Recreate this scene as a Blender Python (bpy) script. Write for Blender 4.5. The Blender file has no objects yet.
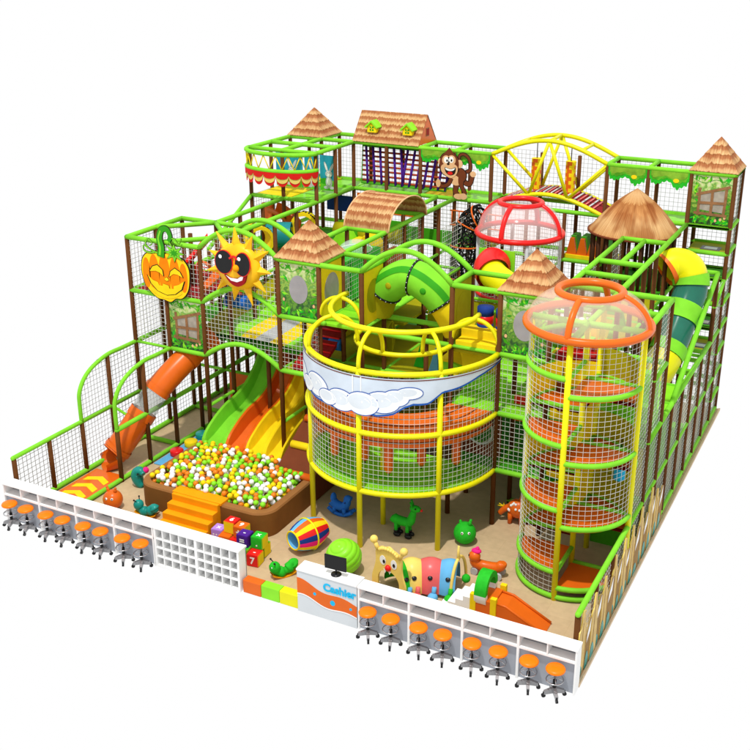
import bpy, bmesh, math, random
from mathutils import Vector, Matrix
random.seed(7)
PI = math.pi
sc = bpy.context.scene
COL = sc.collection
U = 1.2      # bay width (m)
H = 1.5      # storey height (m)
def W(X, K, Z=0.0):
    return Vector((X*U, -K*U, Z*H))

# ------------------------------------------------------------------ materials
def _nt(name):
    m = bpy.data.materials.new(name); m.use_nodes = True
    nt = m.node_tree; b = nt.nodes['Principled BSDF']
    return m, nt, b
def mat(name, rgb, rough=0.42, var=0.08, scale=3.0, metal=0.0, alpha=1.0, bump=0.0, spec=0.22):
    m, nt, b = _nt(name)
    b.inputs['Roughness'].default_value = rough
    b.inputs['Metallic'].default_value = metal
    b.inputs['Specular IOR Level'].default_value = spec if rough < .36 else .07
    if rough >= .36: b.inputs['Roughness'].default_value = max(rough, .6)
    b.inputs['Alpha'].default_value = alpha
    tc = nt.nodes.new('ShaderNodeTexCoord')
    n = nt.nodes.new('ShaderNodeTexNoise'); n.inputs['Scale'].default_value = scale; n.inputs['Detail'].default_value = 4
    nt.links.new(tc.outputs['Object'], n.inputs['Vector'])
    r = nt.nodes.new('ShaderNodeValToRGB')
    e = r.color_ramp.elements
    e[0].position = .3; e[1].position = .7
    e[0].color = [max(0, c*(1-var)) for c in rgb]+[1]
    e[1].color = [min(1, c*(1+var)) for c in rgb]+[1]
    nt.links.new(n.outputs['Fac'], r.inputs['Fac'])
    nt.links.new(r.outputs['Color'], b.inputs['Base Color'])
    if bump:
        bp = nt.nodes.new('ShaderNodeBump'); bp.inputs['Strength'].default_value = bump; bp.inputs['Distance'].default_value = .01
        n2 = nt.nodes.new('ShaderNodeTexNoise'); n2.inputs['Scale'].default_value = scale*14
        nt.links.new(tc.outputs['Object'], n2.inputs['Vector'])
        nt.links.new(n2.outputs['Fac'], bp.inputs['Height'])
        nt.links.new(bp.outputs['Normal'], b.inputs['Normal'])
    return m
def thatch(name, bands=4.0, fan=False):
    """straw in overlapping courses; UV: u along the eave (m), v up the slope (0..1)"""
    m, nt, b = _nt(name); N = nt.nodes; L = nt.links
    b.inputs['Roughness'].default_value = .9; b.inputs['Specular IOR Level'].default_value = .1
    uv = N.new('ShaderNodeUVMap'); sep = N.new('ShaderNodeSeparateXYZ'); L.new(uv.outputs['UV'], sep.inputs[0])
    def nz(sx, sy, det=3):
        mp = N.new('ShaderNodeMapping'); mp.inputs['Scale'].default_value = (sx, sy, 1)
        L.new(uv.outputs['UV'], mp.inputs['Vector'])
        t = N.new('ShaderNodeTexNoise'); t.inputs['Scale'].default_value = 1; t.inputs['Detail'].default_value = det
        L.new(mp.outputs['Vector'], t.inputs['Vector']); return t
    def mth(op, a, bb=None):
        x = N.new('ShaderNodeMath'); x.operation = op
        for i, s in enumerate((a, bb)):
            if s is None: continue
            if isinstance(s, (int, float)): x.inputs[i].default_value = s
            else: L.new(s, x.inputs[i])
        return x.outputs[0]
    rag = nz(13, 1.5, 4); streak = nz(34, 1.2, 5); blot = nz(1.6, 2.0, 2)
    vv = mth('MULTIPLY', sep.outputs[1], bands)
    off = mth('MULTIPLY', mth('SUBTRACT', rag.outputs['Fac'], .5), 0.9 if not fan else .5)
    fr = mth('FRACT', mth('ADD', vv, off))
    ramp = N.new('ShaderNodeValToRGB'); e = ramp.color_ramp.elements
    if fan:
        e[0].position = 0; e[0].color = (.60, .32, .12, 1); e[1].position = 1; e[1].color = (.42, .17, .05, 1)
        x = e.new(.35); x.color = (.70, .45, .21, 1); x = e.new(.7); x.color = (.58, .28, .10, 1)
    else:
        e[0].position = 0; e[0].color = (.54, .31, .14, 1); e[1].position = 1; e[1].color = (.40, .15, .055, 1)
        x = e.new(.1); x.color = (.72, .47, .23, 1)
        x = e.new(.40); x.color = (.62, .37, .17, 1); x = e.new(.62); x.color = (.43, .17, .07, 1)
    L.new(fr, ramp.inputs['Fac'])
    st = N.new('ShaderNodeValToRGB'); st.color_ramp.elements[0].position = .35; st.color_ramp.elements[1].position = .65
    st.color_ramp.elements[0].color = (.58, .46, .38, 1); st.color_ramp.elements[1].color = (1.0, 1.0, 1.0, 1)
    L.new(streak.outputs['Fac'], st.inputs['Fac'])
    mx = N.new('ShaderNodeMixRGB'); mx.blend_type = 'MULTIPLY'; mx.inputs['Fac'].default_value = .75
    L.new(ramp.outputs['Color'], mx.inputs[1]); L.new(st.outputs['Color'], mx.inputs[2])
    st2 = N.new('ShaderNodeValToRGB'); st2.color_ramp.elements[0].position = .42; st2.color_ramp.elements[1].position = .55
    st2.color_ramp.elements[0].color = (.62, .45, .36, 1) if fan else (.88, .8, .75, 1); st2.color_ramp.elements[1].color = (1, 1, 1, 1)
    L.new(blot.outputs['Fac'], st2.inputs['Fac'])
    m2 = N.new('ShaderNodeMixRGB'); m2.blend_type = 'MULTIPLY'; m2.inputs['Fac'].default_value = 1
    L.new(mx.outputs[0], m2.inputs[1]); L.new(st2.outputs[0], m2.inputs[2])
    L.new(m2.outputs[0], b.inputs['Base Color'])
    bp = N.new('ShaderNodeBump'); bp.inputs['Strength'].default_value = .5; bp.inputs['Distance'].default_value = .03
    L.new(streak.outputs['Fac'], bp.inputs['Height']); L.new(bp.outputs['Normal'], b.inputs['Normal'])
    return m
def forest(name):
    m, nt, b = _nt(name); N = nt.nodes; L = nt.links
    b.inputs['Roughness'].default_value = .5
    tc = N.new('ShaderNodeTexCoord')
    def noise(s, d, ds=0):
        t = N.new('ShaderNodeTexNoise'); t.inputs['Scale'].default_value = s; t.inputs['Detail'].default_value = d
        t.inputs['Distortion'].default_value = ds
        L.new(tc.outputs['Object'], t.inputs['Vector']); return t
    n1 = noise(5, 6, 1.2); vo = N.new('ShaderNodeTexVoronoi'); vo.inputs['Scale'].default_value = 9
    L.new(tc.outputs['Object'], vo.inputs['Vector'])
    sep = N.new('ShaderNodeSeparateXYZ'); L.new(tc.outputs['Generated'], sep.inputs[0])
    a = N.new('ShaderNodeMath'); a.operation = 'MULTIPLY_ADD'; a.inputs[1].default_value = .62; L.new(sep.outputs[2], a.inputs[0])
    s = N.new('ShaderNodeMath'); s.operation = 'MULTIPLY'; s.inputs[1].default_value = .58; L.new(n1.outputs['Fac'], s.inputs[0])
    L.new(s.outputs[0], a.inputs[2])
    v = N.new('ShaderNodeMath'); v.operation = 'MULTIPLY_ADD'; v.inputs[1].default_value = -.22; L.new(vo.outputs['Distance'], v.inputs[0]); L.new(a.outputs[0], v.inputs[2])
    r = N.new('ShaderNodeValToRGB'); e = r.color_ramp.elements
    e[0].position = .16; e[0].color = (.008, .035, .006, 1); e[1].position = .92; e[1].color = (.62, .70, .48, 1)
    for p, c in ((.27, (.02, .11, .008)), (.36, (.12, .30, .015)), (.43, (.035, .15, .012)), (.52, (.30, .46, .05)), (.60, (.10, .30, .04)), (.68, (.40, .55, .16)), (.78, (.58, .60, .33))):
        x = e.new(p); x.color = (*c, 1)
    L.new(v.outputs[0], r.inputs['Fac']); L.new(r.outputs['Color'], b.inputs['Base Color'])
    return m
def floor_mat():
    m, nt, b = _nt('tan floor'); N = nt.nodes; L = nt.links
    b.inputs['Roughness'].default_value = .6; b.inputs['Specular IOR Level'].default_value = .25
    tc = N.new('ShaderNodeTexCoord')
    br = N.new('ShaderNodeTexBrick'); br.offset = .5; br.inputs['Scale'].default_value = 1.0
    br.inputs['Color1'].default_value = (.60, .435, .255, 1); br.inputs['Color2'].default_value = (.565, .405, .235, 1)
    br.inputs['Mortar'].default_value = (.535, .38, .215, 1); br.inputs['Mortar Size'].default_value = .006
    br.inputs['Brick Width'].default_value = 1.2; br.inputs['Row Height'].default_value = .6
    L.new(tc.outputs['Object'], br.inputs['Vector'])
    n = N.new('ShaderNodeTexNoise'); n.inputs['Scale'].default_value = 6; n.inputs['Detail'].default_value = 8; L.new(tc.outputs['Object'], n.inputs['Vector'])
    r = N.new('ShaderNodeValToRGB'); r.color_ramp.elements[0].color = (.88, .88, .88, 1); r.color_ramp.elements[0].position = .3
    r.color_ramp.elements[1].position = .7; L.new(n.outputs['Fac'], r.inputs['Fac'])
    mx = N.new('ShaderNodeMixRGB'); mx.blend_type = 'MULTIPLY'; mx.inputs['Fac'].default_value = 1
    L.new(br.outputs['Color'], mx.inputs[1]); L.new(r.outputs['Color'], mx.inputs[2]); L.new(mx.outputs[0], b.inputs['Base Color'])
    return m
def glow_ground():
    m, nt, b = _nt('self-lit white ground')
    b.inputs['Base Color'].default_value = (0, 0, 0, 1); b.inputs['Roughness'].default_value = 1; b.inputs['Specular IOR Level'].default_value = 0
    b.inputs['Emission Color'].default_value = (1, 1, 1, 1); b.inputs['Emission Strength'].default_value = 1.0  # emission added so the ground stays evenly white and shows no shadows
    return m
M = dict(
 green=mat('lime foam', (.20, .60, .030), .38), dgreen=mat('deep green', (.035, .30, .012)), lime=mat('lime vinyl', (.24, .70, .02), .35),
 grass=mat('grass green vinyl', (.055, .34, .010), .4), post=mat('brown foam', (.115, .040, .010), .5, .15), dpost=mat('dark brown foam', (.06, .022, .009), .5, .15),
 yellow=mat('yellow foam', (.75, .70, .004), .35, .04), gold=mat('yellow vinyl', (.85, .62, .01), .4), oyel=mat('olive yellow vinyl', (.36, .33, .006), .4),
 orange=mat('orange plastic', (.70, .125, .008), .3, .05), seat=mat('orange seat', (.92, .19, .0), .35, .04), amber=mat('amber vinyl', (.84, .31, .004), .4, .05),
 red=mat('red plastic', (.72, .012, .012), .3), dred=mat('dark red vinyl', (.30, .012, .015), .4), white=mat('white laminate', (.86, .86, .85), .35, .015),
 offw=mat('cool white panel', (.60, .635, .66), .4, .02), grey=mat('grey back panel', (.36, .385, .43), .5, .05), lgrey=mat('grey plastic', (.45, .46, .48), .4),
 net=mat('white net cord', (.62, .63, .58), .7, .03), dnet=mat('grey net cord', (.32, .32, .31), .7, .05), bnet=mat('black net', (.008, .008, .008), .7),
 black=mat('black plastic', (.010, .010, .011), .3), chrome=mat('chrome', (.55, .55, .56), .22, .03, metal=1.0), steel=mat('grey steel', (.30, .30, .31), .35, .08, metal=.4),
 brown=mat('brown pit vinyl', (.20, .080, .018), .42, .06), rim=mat('brown pit rim', (.30, .130, .040), .4, .05), teal=mat('teal plastic', (.01, .25, .21), .3), dteal=mat('teal tube', (.02, .15, .10), .18, alpha=.93),
 blue=mat('blue vinyl', (.02, .14, .55), .4), sky=mat('sky blue vinyl', (.13, .42, .72), .4), navy=mat('navy vinyl', (.012, .04, .22), .4), cyan=mat('cyan', (.02, .45, .75), .4),
 purple=mat('purple', (.07, .015, .25), .4), lilac=mat('lilac vinyl', (.45, .24, .70), .4), pink=mat('pink', (.85, .02, .22), .4), rose=mat('rose plastic', (.75, .12, .12), .3),
 butter=mat('butter plastic', (.86, .62, .14), .35), tan=mat('tan face', (.72, .42, .22), .5), mono=mat('monkey brown', (.16, .04, .015), .5), wood=mat('pale painted wood', (.62, .44, .17), .5, .18, 5), dwood=mat('dark painted wood', (.30, .17, .05), .5, .2, 5),
 cloud=mat('cloud print', (.60, .68, .78), .45, .08, 2), cloudw=mat('cloud white print', (.85, .88, .9), .45, .03), cloudp=mat('cloud shade print', (.70, .76, .83), .45, .05), ink=mat('blue ink', (.02, .10, .42), .45), cream=mat('cream edge', (.66, .50, .33), .6), wframe=mat('brown window frame', (.26, .125, .055), .5, .2, 8),
 film=mat('clear film', (.80, .84, .84), .15, .01, alpha=.32), filmo=mat('peach film', (.86, .66, .56), .15, .01, alpha=.34), filmr=mat('pink film', (.86, .62, .62), .15, .01, alpha=.34), borange=mat('ball orange', (.74, .20, .01), .3), well=mat('painted shade board', (.26, .27, .29), .5), film2=mat('clear tube', (.55, .58, .56), .08, .01, alpha=.24), outline=mat('outline black', (.02, .012, .01), .6),  # well: cubby shade put into a darker board colour
 forest=forest('forest print'), pane=mat('dull window pane', (.34, .30, .25), .4, .2, 6), hole=mat('grey window film', (.38, .36, .37), .2, .1, alpha=.8), thatch=thatch('thatch', 4), thatchb=thatch('thatch barrel', 5), cone=thatch('cone straw', 1.6, True),
 teal2=mat('teal vinyl', (.01, .22, .24), .35), skyp=mat('blue picture', (.02, .28, .38), .5, .25, 4), leafp=mat('leaf print', (.10, .42, .02), .5, .35, 6), strap=mat('strap red', (.42, .06, .02), .6), leafl=mat('leaf light', (.20, .40, .03), .6, .25, 5), leafd=mat('leaf edge', (.022, .44, .022), .5, .12, 8), red2=mat('scallop red', (.62, .015, .012), .5), sand=mat('scallop sand', (.72, .55, .14), .5),
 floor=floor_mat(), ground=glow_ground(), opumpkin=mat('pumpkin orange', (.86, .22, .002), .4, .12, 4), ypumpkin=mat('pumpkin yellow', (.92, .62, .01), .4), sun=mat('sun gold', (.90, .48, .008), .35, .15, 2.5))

# ------------------------------------------------------------------ mesh builder
def catmull(pts, n=6, closed=False):
    pts = [Vector(p) for p in pts]; out = []
    N = len(pts)
    rng = range(N if closed else N-1)
    for i in rng:
        if closed: a, b, c, d = pts[(i-1) % N], pts[i], pts[(i+1) % N], pts[(i+2) % N]
        else: a, b, c, d = pts[max(i-1, 0)], pts[i], pts[i+1], pts[min(i+2, N-1)]
        for k in range(n):
            t = k/n
            out.append(.5*((2*b)+(c-a)*t+(2*a-5*b+4*c-d)*t*t+(3*b-3*c+d-a)*t*t*t))
    if not closed: out.append(pts[-1])
    return out
class MB:
    def __init__(s): s.v = []; s.f = []; s.m = []; s.mats = []; s.sm = []; s.uv = {}
    def mi(s, m):
        m = M[m] if isinstance(m, str) else m
        if m not in s.mats: s.mats.append(m)
        return s.mats.index(m)
    def face(s, idx, mi, sm=False, uv=None):
        s.f.append(tuple(idx)); s.m.append(mi); s.sm.append(sm)
        if uv: s.uv[len(s.f)-1] = uv
    def tube(s, pts, r, m='green', seg=8, closed=False, cap=True, smooth=True, sq=False, rfun=None):
        pts = [Vector(p) for p in pts]; mi = s.mi(m); n = len(pts); base = len(s.v)
        if sq: seg = 4
        T = []
        for i in range(n):
            if closed: t = pts[(i+1) % n]-pts[i-1]
            else: t = pts[min(i+1, n-1)]-pts[max(i-1, 0)]
            T.append(t.normalized())
        ref = Vector((0, 0, 1)) if abs(T[0].z) < .9 else Vector((1, 0, 0))
        u = T[0].cross(ref).normalized()
        for i in range(n):
            u = (u - T[i]*u.dot(T[i])).normalized(); w = T[i].cross(u)
            rr = rfun(i/(n-1 if n > 1 else 1)) if rfun else r
            for k in range(seg):
                a = 2*PI*(k+.5)/seg
                s.v.append(pts[i]+u*math.cos(a)*rr+w*math.sin(a)*rr)
        for i in range(n if closed else n-1):
            j = (i+1) % n
            for k in range(seg):
                k2 = (k+1) % seg
                s.face((base+i*seg+k, base+i*seg+k2, base+j*seg+k2, base+j*seg+k), mi, smooth and seg > 4)
        if cap and not closed:
            s.face([base+k for k in range(seg)][::-1], mi); s.face([base+(n-1)*seg+k for k in range(seg)], mi)
        return s
    def pipe(s, pts, r, m, seg=20, th=.02, rfun=None):
        """hollow tube (outer and inner skins)"""
        s.tube(pts, r, m, seg, cap=False, rfun=rfun)
        s.tube(pts, r-th, m, seg, cap=False, rfun=(lambda t: rfun(t)-th) if rfun else None); return s
    def box(s, c, size, m, rot=0, rx=0, ry=0, bev=0):
        mi = s.mi(m); c = Vector(c); R = Matrix.Rotation(rot, 3, 'Z') @ Matrix.Rotation(rx, 3, 'X') @ Matrix.Rotation(ry, 3, 'Y')
        h = [x/2 for x in size]
        if not bev:
            b = len(s.v)
            for z in (-1, 1):
                for y in (-1, 1):
                    for x in (-1, 1): s.v.append(c+R@Vector((x*h[0], y*h[1], z*h[2])))
            for q in ((0, 2, 3, 1), (4, 5, 7, 6), (0, 1, 5, 4), (2, 6, 7, 3), (0, 4, 6, 2), (1, 3, 7, 5)): s.face([b+i for i in q], mi)
        else:
            bm = bmesh.new(); bmesh.ops.create_cube(bm, size=1)
            for v in bm.verts: v.co = Vector((v.co.x*size[0], v.co.y*size[1], v.co.z*size[2]))
            bmesh.ops.bevel(bm, geom=bm.edges[:], offset=bev, segments=2, affect='EDGES', profile=.6)
            b = len(s.v); bm.verts.index_update()
            for v in bm.verts: s.v.append(c+R@v.co)
            for f in bm.faces: s.face([b+v.index for v in f.verts], mi)
            bm.free()
        return s
    def bb(s, p0, p1, m, bev=0):
        p0 = Vector(p0); p1 = Vector(p1); d = p1-p0
        return s.box((p0+p1)/2, (abs(d.x), abs(d.y), abs(d.z)), m, bev=bev)
    def sphere(s, c, r, m, seg=16, rings=10, R=None, zmin=-1.0):
        mi = s.mi(m); c = Vector(c); r = Vector((r, r, r)) if isinstance(r, (int, float)) else Vector(r); b = len(s.v)
        a0 = math.asin(max(-1, zmin))
        for i in range(rings+1):
            a = a0+(PI/2-a0)*i/rings
            for k in range(seg):
                t = 2*PI*k/seg; p = Vector((math.cos(a)*math.cos(t)*r.x, math.cos(a)*math.sin(t)*r.y, math.sin(a)*r.z))
                s.v.append(c+(R@p if R else p))
        for i in range(rings):
            for k in range(seg):
                k2 = (k+1) % seg
                s.face((b+i*seg+k, b+i*seg+k2, b+(i+1)*seg+k2, b+(i+1)*seg+k), mi, True)
        return s
    def lathe(s, prof, c, m, seg=24, R=None, smooth=True, a0=0, a1=2*PI, mfun=None, cap=False):
        mi = s.mi(m) if m else 0; c = Vector(c); b = len(s.v); full = abs(a1-a0-2*PI) < 1e-6; n = seg if full else seg+1
        for (r, z) in prof:
            for k in range(n):
                t = a0+(a1-a0)*k/seg; p = Vector((r*math.cos(t), r*math.sin(t), z)); s.v.append(c+(R@p if R else p))
        for i in range(len(prof)-1):
            for k in range(seg):
                k2 = (k+1) % n
                s.face((b+i*n+k, b+i*n+k2, b+(i+1)*n+k2, b+(i+1)*n+k), s.mi(mfun(i, k)) if mfun else mi, smooth)
        return s
    def prism(s, pts, m, org, ax=(1, 0, 0), ay=(0, 0, 1), th=.02, mside=None):
        """flat plate: 2D outline in plane org+ax*x+ay*y, front face towards ax x ay flipped to the viewer side"""
        mi = s.mi(m); ms = s.mi(mside) if mside else mi
        org = Vector(org); ax = Vector(ax); ay = Vector(ay); nrm = ax.cross(ay).normalized()
        n = len(pts); b = len(s.v)
        ar = sum(pts[i][0]*pts[(i+1) % n][1]-pts[(i+1) % n][0]*pts[i][1] for i in range(n))
        if ar < 0: pts = list(pts)[::-1]
        for d in (0, -th):
            for p in pts: s.v.append(org+ax*p[0]+ay*p[1]+nrm*d)
        s.face([b+i for i in range(n)], mi); s.face([b+n+i for i in range(n)][::-1], mi)
        for i in range(n):
            j = (i+1) % n; s.face((b+i, b+n+i, b+n+j, b+j), ms)
        return s
    def grid(s, f, nu, nv, m, smooth=True, uvf=None):
        mi = s.mi(m); b = len(s.v)
        for j in range(nv+1):
            for i in range(nu+1): s.v.append(Vector(f(i/nu, j/nv)))
        for j in range(nv):
            for i in range(nu):
                q = ((i, j), (i+1, j), (i+1, j+1), (i, j+1))
                s.face([b+y*(nu+1)+x for x, y in q], mi, smooth, [uvf(x/nu, y/nv) for x, y in q] if uvf else None)
        return s
    def _x(s): pass
    def net(s, f, la, lb, m='net', cell=.12, r=.0075, na=None):
        """cords along a surface f(a,b), a,b in 0..1, spanning la x lb metres"""
        A = max(1, round(la/cell)); B = max(1, round(lb/cell)); k = na or 1
        for i in range(A+1):
            s.tube([f(i/A, j/(1 if not na else 1)) for j in range(2)], r, m, 4, cap=False)
        for j in range(B+1):
            s.tube([f(i/k, j/B) for i in range(k+1)], r, m, 4, cap=False)
        return s
    def build(s, name, parent=None, loc=None):
        me = bpy.data.meshes.new(name)
        o = Vector((0, 0, 0))
        if parent is not None: o = Vector(parent.get('_w', parent.location))
        if loc is not None: o = Vector(loc)
        me.from_pydata([tuple(v-o) for v in s.v], [], s.f)
        for m in s.mats: me.materials.append(m)
        me.polygons.foreach_set('material_index', s.m)
        me.polygons.foreach_set('use_smooth', s.sm)
        if s.uv:
            uvl = me.uv_layers.new(name='UVMap')
            for fi, uv in s.uv.items():
                p = me.polygons[fi]
                for li, c in zip(p.loop_indices, uv): uvl.data[li].uv = c
        me.update()
        ob = bpy.data.objects.new(name, me); COL.objects.link(ob)
        if loc is not None:
            ob.location = Vector(loc) - (Vector(parent.get('_w', parent.location)) if parent is not None else Vector((0, 0, 0)))
        if parent is not None: ob.parent = parent; ob['_w'] = list(o)
        else: ob['_w'] = list(o)
        return ob
def thing(name, label, cat, loc, group=None):
    o = bpy.data.objects.new(name, None); COL.objects.link(o); o.location = loc; o['_w'] = list(loc)
    o.empty_display_size = .2
    return tag(o, label, cat, group)
def tag(o, label, cat, group=None):
    o['label'] = label; o['category'] = cat
    if group: o['group'] = group
    return o
def solo(name, mb, label, cat, loc, group=None):
    return tag(mb.build(name, None, loc), label, cat, group)
def dup(root, loc, rot=None, label=None):
    r = root.copy(); COL.objects.link(r); r.location = loc
    if rot is not None: r.rotation_euler = rot
    if label: r['label'] = label
    def rec(src, dst):
        for ch in list(src.children):
            c = ch.copy(); COL.objects.link(c); c.parent = dst; rec(ch, c)
    rec(root, r); return r
def arc(c, r, a0, a1, n=24, z=None):
    """circle arc in grid units around (X,K): angle 0 = +X, 90 = +K (front)"""
    out = []
    for i in range(n+1):
        a = math.radians(a0+(a1-a0)*i/n)
        zz = z(i/n) if callable(z) else z
        out.append(W(c[0]+r*math.cos(a), c[1]+r*math.sin(a), zz))
    return out
RT = .067
def rect(x0, z0, x1, z1): return [(x0, z0), (x1, z0), (x1, z1), (x0, z1)]
def ell(cx, cz, rx, rz, n=24, rot=0):
    return [(cx+rx*math.cos(2*PI*i/n)*math.cos(rot)-rz*math.sin(2*PI*i/n)*math.sin(rot), cz+rx*math.cos(2*PI*i/n)*math.sin(rot)+rz*math.sin(2*PI*i/n)*math.cos(rot)) for i in range(n)]
def ribbon(pts, w, n=5, w1=None):
    p = catmull([(a, b, 0) for a, b in pts], n); L_, R_ = [], []
    for i, q in enumerate(p):
        t = (p[min(i+1, len(p)-1)]-p[max(i-1, 0)]).normalized(); nn = Vector((-t.y, t.x, 0)); ww = w+(((w1 if w1 is not None else w)-w)*i/(len(p)-1))
        L_.append((q.x+nn.x*ww/2, q.y+nn.y*ww/2)); R_.append((q.x-nn.x*ww/2, q.y-nn.y*ww/2))
    return L_+R_[::-1]
def loop2(pts, n=4): return [(q.x, q.y) for q in catmull([(a, b, 0) for a, b in pts], n, True)]
# ------------------------------------------------------------------ world, camera, light
w = bpy.data.worlds.new("World"); sc.world = w; w.use_nodes = True
bg = w.node_tree.nodes['Background']; bg.inputs[0].default_value = (1, 1, 1, 1); bg.inputs[1].default_value = 1.0
sc.view_settings.view_transform = 'Standard'; sc.view_settings.look = 'None'; sc.view_settings.exposure = 0
CP = [1040.64234, 395.78418, 344.19632, 18.70932, -30.85018, 13.14717, -0.4617, 0.35739, 0.00372]
cam = bpy.data.cameras.new('camera'); co = bpy.data.objects.new('camera', cam); COL.objects.link(co); sc.camera = co
f_, cx_, cy_, tx, ty, tz, ya, pi_, ro = CP
co.location = (tx, ty, tz)
co.rotation_euler = (Matrix.Rotation(-ya, 3, 'Z') @ Matrix.Rotation(PI/2-pi_, 3, 'X') @ Matrix.Rotation(-ro*-1, 3, 'Z')).to_euler()
cam.sensor_width = 36; cam.lens = f_/750*36; cam.shift_x = (375-cx_)/750; cam.shift_y = (cy_-375)/750
cam.clip_end = 500; cam.clip_start = .5
ld = bpy.data.lights.new('key_light', 'AREA'); ld.shape = 'DISK'; ld.size = 1.6; ld.energy = 16500; ld.color = (1, .985, .95)
lo = bpy.data.objects.new('key_light', ld); COL.objects.link(lo)
ctr = W(6, 6, 1); dirn = Vector((.07, -.40, .92)).normalized(); lo.location = ctr+dirn*46
lo.rotation_euler = dirn.to_track_quat('Z', 'Y').to_euler()

def structure(o): o['kind'] = 'structure'; return o
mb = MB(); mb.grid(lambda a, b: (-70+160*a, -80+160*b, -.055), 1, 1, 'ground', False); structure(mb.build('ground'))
mb = MB(); mb.bb((-.12, .12, -.05), (12.09*U, -12.1*U, 0), 'floor')
mb.bb((12.09*U+.0, .12, -.052), (12.09*U+.05, -12.1*U, .02), 'cream'); structure(mb.build('floor'))

# ------------------------------------------------------------------ play frame
frame = thing('climbing_structure', 'four storey indoor play structure of brown padded posts and lime green padded rails', 'play structure', (6*U, -4*U, 0))
HT = {}
def post(x, k, z): HT[(x, k)] = max(z, HT.get((x, k), 0))
for x in range(13):
    post(x, 0, 5)
    if x not in (7, 8): post(x, 1, 5)
post(7, 1, 4); post(8, 1, 4)
for x in (0, 1, 2): post(x, 3, 5)
for x in (0, 2): post(x, 2, 5)
for k in range(2, 9):
    for x in (4, 5): post(x, k, 4)
for k in (3, 4, 5, 6, 7):
    for x in (10, 11): post(x, k, 4)
for k in range(4, 9): post(1, k, 4); post(2, k, 4)
post(0, 6, 4); post(0, 7, 4); post(0, 8, 4); post(0, 4, 3.6); post(0, 5, 3.2)
for x in (6, 8, 9, 10): post(x, 7, 4); post(x, 8, 4)
post(12, 7, 4); post(12, 8, 4); post(11, 8, 4)
for k in (3, 5): post(6, k, 3); post(8, k, 3.0); post(9, k, 3)
post(7, 6, 3); post(7, 7, 3); post(3, 3, 3); post(3, 6, 2)
post(12, 2, 3.35); post(11, 2, 3.35)
for k in (3, 4, 5, 6): post(12, k, 2)
for k in (9, 10, 11, 12): post(12, k, 1)
post(0, 9, 2); post(1, 9, 2)
for k in (10, 11, 12): post(0, k, 1)
post(1, 10, 1)
for x in (3, 7): post(x, 7, 2)
for k in (2,): post(7, k, 3)
CAMP = Vector((tx, ty, tz))
def dist(o): return (o-CAMP).length
POSTS = sorted(HT.items(), key=lambda kv: dist(W(kv[0][0], kv[0][1], kv[1]/2)))
POSTS = [p for p in POSTS if p[0] != (4, 8)] + [((4, 8), 4)]
POSTS.sort(key=lambda kv: dist(W(kv[0][0], kv[0][1], kv[1]/2)))
rest = MB()
for i, ((x, k), z) in enumerate(POSTS):
    mb = MB() if i < 99 else rest
    p = W(x, k)
    mb.tube([p, W(x, k, z)-Vector((0, 0, .04))], .062, 'post', 10)
    if i < 99: mb.build('post', frame)
if rest.v: rest.build('post', frame)['kind'] = 'stuff'

RAILS = []
def rail(*pts, r=RT, m='green', seg=8): RAILS.append(([W(*p) for p in pts], r, m, seg))
def railp(pts, r=RT, m='green', seg=8): RAILS.append((pts, r, m, seg))
# roof level of the rear rows
for x0, x1 in ((0, 6), (9, 12)): rail((x0, 1, 5), (x1, 1, 5)); rail((x0, 0, 5), (x1, 0, 5))
for x in (0, 1, 2, 4, 5, 6, 9, 10, 11, 12): rail((x, 0, 5), (x, 1 if x > 2 else 3, 5))
rail((0, 2, 5), (2, 2, 5)); rail((0, 3, 5), (2, 3, 5))
# curved balcony
def balc(z): return [W(1-1.03*math.cos(math.radians(a)), 3+.62*math.sin(math.radians(a)), z) for a in range(0, 181, 9)]
railp(balc(5)); railp(balc(4.66))
# z4 rows
rail((0, 1, 4), (6, 1, 4)); rail((9, 1, 4), (12, 1, 4)); rail((6, 1, 4), (9, 1, 3.98)); rail((0, 3, 4), (2, 3, 4)); rail((2, 1, 4), (2, 7, 4)); rail((1, 3, 4), (1, 6, 4))
rail((0, 3, 4), (0, 5, 3.2)); rail((0, 8, 4), (0, 6, 4)); rail((0, 6, 4), (1, 6, 4), (2, 6, 4)); rail((1, 6, 4), (2, 7, 4)); rail((0, 7, 4), (1, 6, 4)); rail((1, 8, 4), (2, 7, 4))
rail((0, 8, 4), (2, 8, 4)); rail((0, 0, 4), (12, 0, 4))
def arch(x0, x1, k, z, h, n=16):
    # eased camber: starts shallow at the posts
    railp([W(x0+(x1-x0)*t, k, z+h*math.sin(PI*t)**.9) for t in [i/n for i in range(n+1)]])
arch(2, 4, 8, 4, .40); arch(2, 4, 7, 4, .40); arch(2, 4, 8, 3, .36); arch(2, 4, 8, 2, .33)
arch(6, 8, 8, 4, .44); arch(6, 8, 7, 4, .40)
rail((4, 8, 4), (6, 8, 4)); rail((5, 7, 4), (6, 7, 4)); rail((4, 3, 4), (4, 8, 4)); rail((5, 1, 4), (5, 8, 4)); rail((6, 7, 4), (6, 8, 4)); rail((8, 7, 4), (8, 8, 4)); rail((4.5, 1, 4), (4.5, 2, 4)); rail((4, 1, 4), (4, 3, 4))
rail((8, 8, 4), (10, 8, 4)); rail((8, 7, 4), (10, 7, 4)); rail((10, 7, 4), (10, 8, 4)); rail((10, 3, 4), (10, 7, 4)); rail((11, 1, 4), (11, 9, 4)); rail((10, 3, 4), (11, 3, 4))
for k in (5, 6): rail((10, k, 4), (11, k, 4))
rail((10.5, 3, 4), (10.5, 5, 4)); rail((10, 7, 4), (12, 7, 4)); rail((11, 8, 4), (12, 8, 4)); rail((12, 7, 4), (12, 9, 4)); rail((10, 9, 4), (12, 9, 4)); rail((11, 9, 4), (11, 10, 4)); rail((10, 8, 4), (11, 8, 4))
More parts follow.
